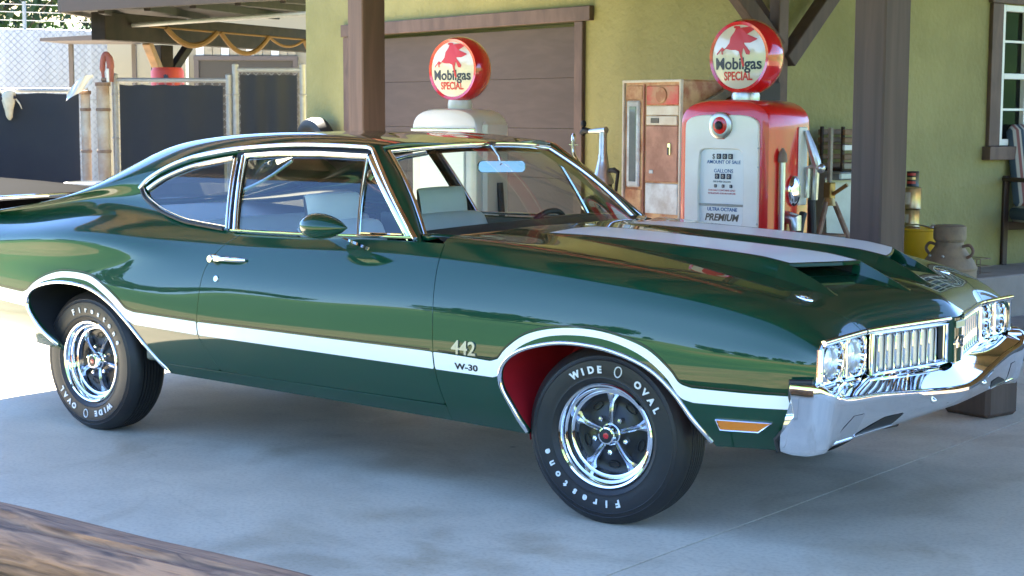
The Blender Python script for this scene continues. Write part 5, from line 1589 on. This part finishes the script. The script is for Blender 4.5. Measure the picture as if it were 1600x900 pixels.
m = MB(); m.lathe([(0, 0), (.115, 0), (.118, .01), (.135, .315), (.142, .32), (.142, .335), (.132, .335), (.115, .012), (0, .012)], 36); m.build('pail', 'yellow_plastic', yb)
m = MB(); m.tube(smooth_poly([(-.14, 0, .30), (-.12, -.06, .33), (0, -.10, .36), (.12, -.06, .34), (.14, 0, .31)], 5), .005, 6); m.build('bail', 'steel', yb)
m = MB(); m.sphere((.11, -.05, .345), .022, 10, k=6); m.build('grip', 'alu', yb)
for i, (z, r_, h_, mt, lab) in enumerate(((.41, .055, .33, 'vend_rust', 'plain brown tin at the foot of the oil can stack'), (.745, .052, .115, 'tin_gold', 'lower gold tin in the oil can stack beside the yellow bucket'), (.865, .058, .14, 'tin_gold', 'tall gold tin in the middle of the oil can stack'), (1.01, .040, .10, 'tin_dark', 'small black tin with red print on top of the oil can stack'))):
    o = empty('oil_tin', B(2.0, -1.135, z), BROT+.2*i, lab, 'tin', 'stacked oil tins')
    m = MB(); m.lathe([(0, 0), (r_, 0), (r_+.002, .003), (r_, .008), (r_, h_-.008), (r_+.002, h_-.003), (r_, h_), (r_-.004, h_-.003), (0, h_-.003)], 28); m.build('can', mt, o)
    if mt == 'tin_dark':
        for k in range(3): MB().lathe([(r_+.0008, .02+k*.027), (r_+.0008, .036+k*.027)], 18, a0=R(-150), a1=R(-60)).build('print', 'tin_red' if k != 1 else 'tin_gold', o)
    if mt == 'tin_gold': MB().lathe([(r_+.0008, .03), (r_+.0008, h_-.03)], 14, a0=R(-140), a1=R(-85)).build('print', 'globe_white', o)
# wire basket beside the tins
m = MB()
for i in range(7): m.tube([(-.09+.03*i, -.06, 0), (-.09+.03*i, -.06, .10)], .003, 5)
for z in (.0, .05, .10): m.tube([(-.09, -.06, z), (.09, -.06, z), (.09, .06, z), (-.09, .06, z)], .003, 5, closed=True)
wbk = m.build('wire_basket', 'rust_steel', None, 35, B(2.06, -1.75, .41)); wbk.rotation_euler = (0, 0, BROT); tag(wbk, 'small wire basket on the walk behind the yellow bucket', 'basket')
# striped chair
mat('chair_wood', (.045, .022, .016), .45)
def stripe_mat():
    m = bpy.data.materials.new('striped_cloth'); m.use_nodes = True; nt = m.node_tree; b = nt.nodes['Principled BSDF']; b.inputs['Roughness'].default_value = .85
    tc = nt.nodes.new('ShaderNodeTexCoord'); w = nt.nodes.new('ShaderNodeTexWave'); w.inputs['Scale'].default_value = 4.2; w.wave_type = 'BANDS'; w.bands_direction = 'X'
    cr = nt.nodes.new('ShaderNodeValToRGB'); e = cr.color_ramp.elements; e[0].position = .18; e[0].color = (.05, .08, .11, 1); e[1].position = .34; e[1].color = (.50, .47, .40, 1)
    q = cr.color_ramp.elements.new(.82); q.color = (.44, .42, .36, 1); q2 = cr.color_ramp.elements.new(.93); q2.color = (.25, .10, .09, 1)
    nt.links.new(tc.outputs['Object'], w.inputs['Vector']); nt.links.new(w.outputs['Fac'], cr.inputs[0]); nt.links.new(cr.outputs[0], b.inputs['Base Color']); MAT['striped_cloth'] = m
stripe_mat()
ch = empty('armchair', B(2.08, -2.60, .41), BROT+R(72), 'dark wooden armchair with striped cushions on the raised walk', 'chair')
for x in (-.25, .25):
    for y in (-.20, .20):
        MB().box((x, y, .30 if y < 0 else .32), (.045, .045, .60 if y < 0 else .64), None, .005).build('leg', 'chair_wood', ch)
    MB().box((x, -.02, .615), (.06, .50, .03), None, .006).build('arm', 'chair_wood', ch)
for y in (-.2, .2): MB().box((0, y, .28), (.46, .03, .06), None, .005).build('rail', 'chair_wood', ch)
m = MB(); m.box((0, -.02, .37), (.47, .46, .13), None, .045); m.build('seat_cushion', 'striped_cloth', ch, 60)
m = MB(); m.box((0, .17, .70), (.47, .12, .62), rotmat(R(-12)), .05); m.build('back_cushion', 'striped_cloth', ch, 60)
# galvanised tub standing on edge, crate on it, surveyor's tripod
tb = empty('wash_tub', B(2.0, -.50, .0), BROT, 'grey galvanised sheet tub behind the wooden tripod', 'tub')
m = MB(); m.prism([(-.26, .62), (-.16, .52), (.16, .52), (.27, .64), (.28, 1.06), (-.30, 1.09)], -.06, .06, lambda a, b, d: (d*1.0, a, b)); m.build('side_sheet', 'galv', tb)
MB().box((0, 0, .27), (.30, .40, .54), None, .01).build('stand', 'wood_dark', tb)
MB().box((0, 0, 1.10), (.30, .52, .05), None, .01).build('rim_board', 'galv', tb)
cr_ = empty('slatted_crate', B(2.0, -.52, 1.125), BROT, 'weathered wooden slatted crate on top of the galvanised tub', 'crate')
for i, z in enumerate((.02, .075, .135, .18, .23)): 
    MB().box((.10, 0, z+.015), (.02, .40, .034), None, .003).build('slat', ('old_plank', 'wood_under', 'white_frame', 'wood_under', 'wood_under')[i], cr_)
    MB().box((-.10, 0, z+.015), (.02, .40, .034), None, .003).build('slat', 'wood_under', cr_)
for y in (-.19, .19):
    for x in (-.085, .085): MB().box((x, y, .14), (.02, .02, .28), None, .003).build('corner_post', 'wood_dark', cr_)
MB().box((0, 0, .012), (.19, .38, .018), None, .003).build('crate_floor', 'wood_dark', cr_)
mat('brass', (.45, .30, .10), .4, .8, noise=(20, .4, (.25, .15, .06)))
tp = empty('tripod', B(2.22, -.06, 0), BROT, 'old wooden tripod with brass head and upright staff', 'tripod')
m = MB(); m.box((0, 0, 1.22), (.025, .025, .36), None, .003); m.build('staff', 'old_plank', tp)
m = MB(); m.box((0, 0, 1.02), (.06, .05, .10), None, .006); m.cyl((0, 0, .93), (0, 0, .98), .045, .03, 16); m.cyl((.03, 0, 1.0), (.12, .02, 1.06), .012, n=8); m.build('head', 'brass', tp)
for a in (R(-80), R(40), R(160)):
    m = MB(); m.tube([(.03*math.cos(a), .03*math.sin(a), .95), (.20*math.cos(a), .20*math.sin(a), .55), (.42*math.cos(a), .42*math.sin(a), .0)], [.016, .018, .014], 8); m.build('leg', 'rust_steel', tp)
m = MB(); m.tube([(.12*math.cos(a), .12*math.sin(a), .75) for a in (R(-80), R(40), R(160))], .008, 6, closed=True); m.build('spreader', 'rust_steel', tp)
# tyre leaning behind the post on the wall
tw = MB(); tw.lathe([(.10, -.05), (.14, -.075), (.20, -.08), (.24, -.06), (.25, 0), (.24, .06), (.20, .08), (.14, .075), (.10, .05)], 36, axis='Y')
o = tw.build('spare_tyre', 'rubber', None, 40, B(-3.42, .14, 1.20)); o.rotation_euler = (R(8), 0, BROT)
tag(o, 'black spare tyre hanging on the wall left of the garage door', 'tyre')
MB().cyl((0, .13, .0), (0, -.06, 0), .015, n=8).build('bracket', 'rust_steel', o)
# ------------------------------------------------------------------ yard at the left
mat('screen', (.014, .017, .024), .8, noise=(3, .3, (.022, .025, .030)), bump=(160, .2))
mat('galv_pipe', (.36, .37, .38), .5, .3, noise=(20, .3, (.27, .26, .25)))
mat('bone', (.72, .64, .48), .7, noise=(14, .4, (.55, .45, .30)))
mat('white_slat', (.44, .46, .48), .6)
mat('pipe_rust', (.50, .46, .38), .7, noise=(5, .5, (.30, .17, .09)))
mat('rope', (.15, .085, .03), .85)
mat('barrel_red', (.55, .06, .04), .5)
mat('cream_wall', (.24, .22, .165), .8)
grain_mat('shed_brown', (.020, .0135, .0105), (.010, .007, .006), (5, 5, 5), .75)
mat('grey_fascia', (.085, .07, .068), .6)
mat('pail_grey', (.55, .54, .50), .6)
def wp(p, d, z):   # helper: world point list
    return (p[0], p[1], z)
def fence(name, a, b, ztop, zs, label, wire=True):
    """chain-link panel with a dark privacy screen between two pipe posts"""
    a = Vector((a[0], a[1], 0)); b = Vector((b[0], b[1], 0)); L = (b-a).length
    o = empty(name, a, math.atan2(b.y-a.y, b.x-a.x), label, 'fence', 'screened chain-link fence panels')
    for x in (0, L):
        m = MB(); m.cyl((x, 0, 0), (x, 0, ztop+.04), .03, n=12); m.sphere((x, 0, ztop+.045), (.034, .034, .02), 10, k=5); m.build('post', 'galv_pipe', o)
        for k in range(4):
            m = MB(); m.tube([(x+.034*math.cos(t), .034*math.sin(t), .4+k*.42) for t in np.linspace(0, 6.28, 13)[:-1]], .008, 5, closed=True); m.build('clamp', 'galv_pipe', o)
    for z in (ztop, .08):
        m = MB(); m.cyl((0, 0, z), (L, 0, z), .022, n=10); m.build('rail', 'galv_pipe', o)
    m = MB(); nx = 24
    m.grid(lambda i, j: (.05+(L-.10)*i, -.03+.010*math.sin(i*17)*(j > .02)+.006*math.sin(j*9+i*5), .10+(zs-.10)*j-.012*abs(math.sin(i*15))*(j > .95)), nx, 9); m.build('privacy_screen', 'screen', o, 60)
    # wire mesh: diamonds
    m = MB(); st_ = .075; n_ = int(L/st_)
    for k in range(-int(ztop/st_), n_):
        for sg in (1, -1):
            x0 = k*st_ if sg > 0 else (k*st_+ztop)
            p0 = [x0, 0.]; p1 = [x0+sg*ztop, ztop]
            t0 = 0; t1 = 1
            if sg > 0: t0 = max(0, -x0/ztop); t1 = min(1, (L-x0)/ztop)
            else: t0 = max(0, (x0-L)/ztop); t1 = min(1, x0/ztop)
            if t1 <= t0: continue
            m.tube([(x0+sg*ztop*t0, -.002*sg, ztop*t0), (x0+sg*ztop*t1, -.002*sg, ztop*t1)], .0022, 3, False)
    if wire: tag(m.build('wire_mesh', 'galv_pipe', o, 0), kind='stuff')
    return o
fence('fence_panel', (-9.27, 4.58), (-8.41, 5.26), 1.80, 1.76, 'dark screened chain-link panel in the middle, red barrel showing above it')
fence('fence_panel', (-8.36, 5.30), (-7.84, 5.69), 1.90, 1.86, 'taller dark screened chain-link panel right beside the garage wall')
fence('fence_panel', (-11.4, 3.0), (-9.52, 4.42), 1.70, 1.675, 'dark screened chain-link panel with a bleached cow skull hanging on it')
# pair of rusty gate posts
for i, (x, y, r_, h_, lab) in enumerate(((-9.44, 4.36, .045, 1.68, 'left of the two rusty gate posts, white rag over its top'), (-9.30, 4.46, .062, 1.76, 'right of the two rusty gate posts, carrying a reddish pipe elbow'))):
    o = empty('gate_post', (x, y, 0), 0, lab, 'post', 'rusty gate posts')
    m = MB(); m.cyl((0, 0, 0), (0, 0, h_), r_, n=18); m.build('pipe', 'pipe_rust', o)
    m = MB(); m.lathe([(r_+.012, h_-.02), (r_+.012, h_+.015), (0, h_+.02)], 18); m.build('cap', 'rust_steel', o)
    for z in (.7, 1.1, 1.5): 
        m = MB(); m.lathe([(r_+.001, z), (r_+.008, z+.004), (r_+.008, z+.026), (r_+.001, z+.03)], 16); m.build('band', 'rust_steel', o)
m = MB(); v = []
m.grid(lambda i, j: (-.13+.26*i, -.055+.02*math.sin(i*7+j*3)-.02*j, .10-.13*j*(.6+.4*math.sin(i*3))-.18*(i-.7)**2+.10*i), 14, 8)
o = m.build('rag', 'globe_white', None, 60, (-9.43, 4.31, 1.66)); o.rotation_euler = (0, 0, .6); tag(o, 'pale rag draped over the left gate post', 'rag')
mat('rust_red', (.36, .10, .07), .65, noise=(10, .5, (.22, .07, .05)))
o = empty('pipe_elbow', (-9.28, 4.48, 1.78), .64, 'reddish iron pipe elbow standing on the right gate post', 'pipe elbow')
m = MB(); m.tube(smooth_poly([(-.02, 0, .02), (-.028, 0, .14), (-.012, 0, .24), (.018, 0, .26), (.045, 0, .20), (.052, 0, .10), (.045, 0, .0)], 5), [.016]*4+[.028]*14+[.036]*6+[.03]*7, 10); m.build('elbow', 'rust_red', o)
MB().box((.03, -.03, .06), (.025, .015, .13), None, .004).build('tag_plate', 'white_frame', o)
m = MB(); m.box((0, 0, .02), (.08, .06, .04), None, .01); m.build('flange', 'rust_steel', o)
# skull
o = empty('cow_skull', (-10.05, 3.955, 1.60), math.atan2(-.8, .6)+math.pi/2, 'bleached cow skull hanging on the left fence panel', 'skull')
o.scale = (.70, .70, .70)
def skull(i, j):
    a = 2*math.pi*i; t = j
    w = np.interp(t, [0, .1, .25, .45, .7, .9, 1], [.02, .085, .105, .085, .055, .045, .012]); d_ = np.interp(t, [0, .1, .3, .6, .9, 1], [.02, .07, .085, .06, .04, .01])
    z = .17-.44*t
    k = 1-.25*max(0, math.cos(2*(a-.0)))*(.2 < t < .35)
    return (w*math.cos(a)*k, -.06-.03*math.sin(3*t)+d_*math.sin(a), z)
m = MB(); m.grid(skull, 26, 22, closeu=True); m.build('cranium', 'bone', o, 60)
for sg in (-1, 1):
    m = MB(); m.sphere((sg*.078, -.105, .045), (.022, .018, .026), 12); m.build('eye_socket', 'ink', o)
    m = MB(); m.sphere((sg*.018, -.098, -.20), (.009, .012, .035), 8); m.build('nostril', 'ink', o)
m = MB(); m.tube(smooth_poly([(.09, -.06, .02), (.14, -.07, -.04), (.17, -.07, -.11)], 4), [.012]*5+[.009]*2+[.006]*2, 8); m.build('horn_core', 'bone', o)
m = MB(); m.tube(smooth_poly([(-.09, -.06, .10), (-.12, -.07, .13), (-.13, -.07, .15)], 4), [.014]*5+[.009]*2+[.006]*2, 8); m.build('horn_core', 'bone', o)
# plastic pail on a barrel by the gate posts
o = empty('plastic_tub', (-8.62, 3.80, 0), 0, 'pale grey plastic tub at the foot of the gate posts', 'tub')
m = MB(); m.lathe([(0, 0), (.22, 0), (.25, .80), (.275, .81), (.275, .855), (.25, .86), (.235, .80), (.20, .02), (0, .02)], 36); m.build('bin', 'pail_grey', o)
for k in range(3): m = MB(); m.lathe([(.232+.008*k, .25+.2*k), (.24+.008*k, .255+.2*k), (.24+.008*k, .27+.2*k), (.234+.008*k, .275+.2*k)], 30); m.build('rib', 'pail_grey', o)
# white slatted fence behind
a = Vector((-21.0, 5.6, 0)); b = Vector((-17.6, 11.9, 0)); L = (b-a).length
o = empty('slat_fence', a, math.atan2(b.y-a.y, b.x-a.x), 'tall white slatted chain-link fence in the background', 'fence')
base = MB().box((0, 0, 1.40), (.0885, .012, 2.80)).mesh('slat', 'white_slat', 0)
for i in range(int(L/.09)):
    s_ = bpy.data.objects.new('slat', base); link(s_, o); s_.location = (.045+i*.09, .004*math.sin(i*5), .012*math.sin(i*2.7)); s_.rotation_euler = (0, 0, .12*math.sin(i*3.3))
for k in range(5):
    m = MB(); m.cyl((L*k/4, .05, 0), (L*k/4, .05, 3.25), .03, n=8); m.build('post', 'galv_pipe', o)
m = MB(); m.cyl((0, .03, 2.80), (L, .03, 2.80), .02, n=8); m.build('rail', 'galv_pipe', o)
for z in (2.95, 3.08, 3.2): m = MB(); m.cyl((0, .05, z), (L, .05, z), .006, n=4); m.build('top_wire', 'galv_pipe', o)
m = MB()
st_ = .11
for k in range(-26, int(L/st_)):
    for sg in (1, -1):
        x0 = k*st_ if sg > 0 else k*st_+2.8
        t0, t1 = (max(0, -x0/2.8), min(1, (L-x0)/2.8)) if sg > 0 else (max(0, (x0-L)/2.8), min(1, x0/2.8))
        if t1 > t0: m.tube([(x0+sg*2.8*t0, -.012, 2.8*t0), (x0+sg*2.8*t1, -.012, 2.8*t1)], .004, 3, False)
tag(m.build('wire_mesh', 'galv_pipe', o, 0), kind='stuff')
m = MB(); m.grid(lambda i, j: (.2+(L-.4)*i, -.05, 1.7+.30*math.sin(math.pi*min(1, i*1.3))*0+.012*j), 30, 2); m.build('mid_wire', 'galv_pipe', o)
# open shed with beams, pipe, rope garland
sh = empty('open_shed', (-10.1, 5.9, 0), 0, 'dark brown open shed roof on a braced post behind the fence', 'shed')
def sw_(p): return (p[0]+10.1, p[1]-5.9, p[2])
def beam(p0, p1, w, h, nm, mt, par=sh):
    a = Vector(sw_(p0)); b = Vector(sw_(p1)); d = b-a
    q = d.to_track_quat('X', 'Z')
    return MB().box((a+b)/2, (d.length, w, h), np.array(q.to_matrix()), .006).build(nm, mt, par)
beam((-9.46, 4.55, 2.32), (-11.03, 9.3, 2.38), .16, .27, 'beam', 'shed_brown')
beam((-10.14, 5.93, 0), (-10.14, 5.93, 2.2), .17, .17, 'post', 'shed_brown')
beam((-10.14, 5.95, 1.80), (-9.82, 5.45, 2.22), .08, .10, 'brace', 'wood_under')
beam((-10.14, 5.95, 1.80), (-10.36, 6.5, 2.22), .08, .10, 'brace', 'shed_brown')
for k in range(5): beam((-8.75+.28*k, 4.02+.30*k, 2.43+.03*k), (-13.2+.8*k, 8.2+.45*k, 2.66+.03*k), .06, .09, 'rafter', 'shed_brown')
m = MB(); m.add([sw_(q) for q in ((-8.95, 3.73, 2.43), (-7.42, 5.50, 2.60), (-9.9, 10.0, 2.85), (-14.0, 8.75, 2.70), (-8.95, 3.73, 2.48), (-7.42, 5.50, 2.65), (-9.9, 10.0, 2.90), (-14.0, 8.75, 2.75))], [(3, 2, 1, 0), (4, 5, 6, 7), (0, 1, 5, 4), (1, 2, 6, 5), (2, 3, 7, 6), (3, 0, 4, 7)]); m.build('roof_sheet', 'shed_brown', sh, 0)
beam((-8.93, 3.70, 2.45), (-7.40, 5.47, 2.62), .035, .13, 'fascia', 'grey_fascia')
beam((-8.97, 3.73, 2.45), (-14.0, 8.72, 2.73), .035, .13, 'fascia', 'grey_fascia')
m = MB(); m.cyl(sw_((-9.72, 5.0, 2.345)), sw_((-7.4, 5.45, 2.42)), .022, n=10); m.build('hanging_pipe', 'galv_pipe', sh)
pts = []
A = Vector((-9.65, 5.25, 2.36)); Bv = Vector((-9.3, 7.6, 2.28))
m = MB(); m.tube([sw_(A+(Bv-A)*t) for t in np.linspace(0, 1, 6)], .010, 6)
m.build('rope_line', 'rope', sh)
for t0, t1, dr, th in ((.12, .38, .16, .030), (.40, .66, .20, .026), (.66, .86, .09, .014), (.86, 1.0, .17, .030)):
    m = MB(); m.tube([sw_(A+(Bv-A)*(t0+(t1-t0)*u)+Vector((0, 0, -dr*4*u*(1-u)))) for u in np.linspace(0, 1, 13)], th, 7); m.build('rope_swag', 'rope', sh)
o = empty('barrel', (-9.436, 5.389, 0), .4, 'red plastic barrel standing by the shed post', 'barrel')
m = MB(); m.lathe([(0, 0), (.14, 0), (.16, .03), (.165, .6), (.172, .62), (.165, .66), (.165, 1.2), (.172, 1.22), (.165, 1.26), (.165, 1.90), (.145, 1.94), (0, 1.945)], 30); m.build('drum', 'barrel_red', o)
m = MB(); m.cyl((.06, -.14, 1.85), (.06, -.175, 1.85), .02, n=10); m.build('bung', 'ink', o)
# cream store behind
o = empty('storage_building', (-13.9, 10.75, 0), math.atan2(.77, 1.02), 'cream storage building with board siding behind the shed', 'building')
MB().box((0, 1.5, 1.5), (4.0, 3, 3.0)).build('wall', 'cream_wall', o, 0)
MB().box((0, 1.5, 3.06), (4.3, 3.3, .12), None, .01).build('roof', 'grey_fascia', o)
for x in (-1.6, -.85): MB().box((x, -.012, 1.6), (.04, .02, 2.8)).build('corner_board', 'white_frame', o, 0)
MB().box((.0, -.02, 1.55), (1.35, .05, 1.4), None, .005).build('shutter', 'curtain_dark', o)
MB().box((.0, -.04, 2.28), (1.5, .06, .07), None, .005).build('shutter_frame', 'grey_fascia', o)
for x in (-.71, .71): MB().box((x, -.04, 1.55), (.07, .06, 1.4), None, .005).build('shutter_frame', 'grey_fascia', o)
for i in range(12): MB().box((-.66+.12*i, -.02, 2.45), (.112, .03, .26), None, .003).build('siding_board', 'old_plank' if i % 3 else 'white_frame', o)
o = empty('lean_to_awning', (-14.0, 8.1, 0), math.atan2(.77, 1.02), 'small grey awning sticking out left of the shed beam', 'awning')
m = MB(); m.add([(-.55, -.5, 2.44), (.45, -.5, 2.50), (.45, .8, 2.56), (-.55, .8, 2.46), (-.55, -.5, 2.40), (.45, -.5, 2.42), (.45, .8, 2.42), (-.55, .8, 2.42)], [(0, 1, 2, 3), (4, 7, 6, 5), (0, 4, 5, 1), (1, 5, 6, 2), (2, 6, 7, 3), (3, 7, 4, 0)]); m.build('awning_roof', 'grey_fascia', o, 0)
for x in (-.45, .4): MB().box((x, .6, 1.2), (.06, .06, 2.42), None, .004).build('post', 'grey_fascia', o)
# dark car parked beyond the tail
mat('black_car', (.0007, .0007, .0009), .7, spec=.01)
o = empty('parked_car', (-9.55, 2.02, -.06), R(4), 'black car parked behind the tail of the green car', 'car')
prof = [(-2.3, .55), (-2.35, .70), (-2.25, .86), (-1.2, .93), (-.75, 1.0), (-.2, 1.0), (.5, .99), (1.3, .965), (2.0, .93), (2.3, .86), (2.35, .62), (2.25, .40), (-2.2, .40)]
def pc(t):
    return None
m = MB(); v = []
secs = [(-.88, .80, 0.), (-.90, .95, 0), (-.86, 1.0, .0), (-.6, 1.0, .012), (0, 1.0, .02), (.6, 1.0, .012), (.86, 1.0, 0), (.90, .95, 0), (.88, .80, 0)]
for y, k, dz in secs: v += [(x*(.985 if abs(y) > .87 else 1), y, .40+(z-.40)*k+dz*(z > .8)) for x, z in prof]
q = len(prof)
m.add(v, [(i*q+j, (i+1)*q+j, (i+1)*q+(j+1) % q, i*q+(j+1) % q) for i in range(len(secs)-1) for j in range(q)]+[tuple(range(q)), tuple((len(secs)-1)*q+j for j in range(q))]); m.build('body', 'black_car', o, 50)
m = MB(); gv = []
for y, k in ((-.70, 0.), (-.62, .85), (-.5, 1.), (.5, 1.), (.62, .85), (.70, 0.)): gv += [(x, y, .985+(z-.985)*k) for x, z in ((-1.9, .985), (-1.45, 1.30), (-.75, 1.37), (-.25, 1.30), (.35, .985))]
m.add(gv, [(i*5+j, (i+1)*5+j, (i+1)*5+j+1, i*5+j+1) for i in range(5) for j in range(4)]); m.build('cabin', 'black_car', o, 40)
for x in (-1.45, 1.4):
    for y in (-.78, .78):
        m = MB(); m.lathe([(.10, -.09), (.20, -.095), (.29, -.09), (.315, -.07), (.32, 0), (.315, .07), (.29, .09), (.20, .095), (.10, .09)], 30, (x, y, .32), 'Y'); m.build('wheel', 'rubber', o)
for y in (-.903, .903): m = MB(); m.box((.2, y, .80), (4.2, .012, .018), None, .003); m.build('side_trim', 'chrome', o)
m = MB(); m.tube([(2.3, -.7, .93-.03), (2.36, 0, .905), (2.3, .7, .90)], .014, 8); m.build('edge_trim', 'chrome', o)

# ------------------------------------------------------------------ trees
def leaf_mat(name, c1, c2):
    m = mat(name, c1, .6, noise=(1.4, .6, c2)); return m
leaf_mat('leaf_olive', (.05, .055, .02), (.025, .032, .012)); leaf_mat('leaf_dark', (.035, .065, .02), (.02, .04, .012)); leaf_mat('leaf_tan', (.10, .07, .03), (.05, .045, .02))
mat('bark', (.12, .085, .06), .9, noise=(6, .5, (.07, .05, .035)))
def make_tree(seed, h, spread, nl, leaf, lsz):
    rnd = random.Random(seed)
    tr = MB(); tips = []
    tr.tube([(0, 0, 0), (.1*spread, .05, h*.25), (.05, .1*spread, h*.5), (0, 0, h*.8)], [.05*h*.6, .035*h*.6, .024*h*.6, .008*h*.6], 9)
    for k in range(9):
        a = k*2.4+rnd.uniform(-.3, .3); z0 = h*rnd.uniform(.25, .65); L = spread*rnd.uniform(.55, 1.)
        e = (L*math.cos(a), L*math.sin(a), z0+h*rnd.uniform(.12, .35))
        tr.tube([(0, 0, z0), (e[0]*.5, e[1]*.5, z0+(e[2]-z0)*.6), e], [.016*h*.6, .010*h*.6, .003*h*.6], 6)
        tips += [e, (e[0]*.6, e[1]*.6, z0+(e[2]-z0)*.75)]
    tips += [(0, 0, h*.85), (0, 0, h*.7)]
    lm = MB(); vv = []; ff = []
    for i in range(nl):
        c_ = rnd.choice(tips); rr = spread*.42*rnd.random()**.45
        th, ph = rnd.uniform(0, 6.283), math.acos(rnd.uniform(-1, 1))
        p = np.array([c_[0]+rr*math.sin(ph)*math.cos(th), c_[1]+rr*math.sin(ph)*math.sin(th), c_[2]+rr*.75*math.cos(ph)])
        a = np.array([rnd.gauss(0, 1) for _ in range(3)]); a /= np.linalg.norm(a); b = np.cross(a, [rnd.gauss(0, 1) for _ in range(3)]); b /= np.linalg.norm(b)+1e-9
        s_ = lsz*rnd.uniform(.6, 1.3); o_ = len(vv)
        vv += [p-a*s_, p+b*s_*.45, p+a*s_, p-b*s_*.45]; ff.append((o_, o_+1, o_+2, o_+3))
    lm.add(vv, ff)
    t = bpy.data.meshes.new('crown'); t.from_pydata(lm.v, [], lm.f); t.materials.append(MAT[leaf])
    return tr.mesh('trunk', 'bark'), t
def plant(meshes, loc, rz, sc, label, group, name='tree'):
    o = empty(name, loc, rz, label, 'tree', group); o.scale = (sc, sc, sc)
    for nm, me in zip(('trunk', 'crown'), meshes):
        link(bpy.data.objects.new(nm, me), o)
    return o
T_a = make_tree(1, 5.5, 2.2, 5200, 'leaf_olive', .11); T_b = make_tree(5, 6.0, 2.4, 5200, 'leaf_dark', .12); T_c = make_tree(9, 4.0, 1.8, 3600, 'leaf_tan', .10)
for i, (x, y, s_, t, lab) in enumerate(((-27.0, 9.3, 1.0, T_a, 'olive tree at the far left behind the white slatted fence'), (-26.0, 12.6, .9, T_c, 'tan brush tree between the two trees behind the slatted fence'), (-26.5, 15.4, 1.1, T_b, 'dark tree behind the right part of the slatted fence'), (-24.5, 18.6, .95, T_a, 'olive tree partly hidden by the shed roof'))):
    plant(t, (x, y, hfun(x, y)-.1), i*1.3, s_, lab, 'trees behind the slatted fence')
# trees on the slopes across the valley (seen only mirrored in the paint)
rnd = random.Random(21); H_a = make_tree(11, 6.0, 3.2, 1500, 'leaf_dark', .38); H_b = make_tree(12, 5.0, 3.0, 1300, 'leaf_olive', .36)

wv = []; wf = []
for k in range(150):
    an = rnd.uniform(R(170), R(385)); dd = rnd.choice((rnd.uniform(50, 95), rnd.uniform(95, 150)))
    x, y = dd*math.cos(an), dd*math.sin(an)
    if y > -14: continue
    me = (H_a, H_b)[k % 2][1]; sc_ = rnd.uniform(.5, .95)*(1. if dd > 40 else .55); ca, sa = math.cos(k), math.sin(k); z0 = hfun(x, y)-1.2*sc_
    o_ = len(wv)
    for q in me.vertices: wv.append((x+sc_*(q.co.x*ca-q.co.y*sa), y+sc_*(q.co.x*sa+q.co.y*ca), z0+sc_*q.co.z))
    wf += [tuple(i+o_ for i in p.vertices) for p in me.polygons]
me = bpy.data.meshes.new('woodland'); me.from_pydata(wv, [], wf); me.materials.append(MAT['leaf_dark'])
tag(link(bpy.data.objects.new('woodland', me)), 'dark green woodland on the slopes across the valley', 'woodland', kind='stuff')
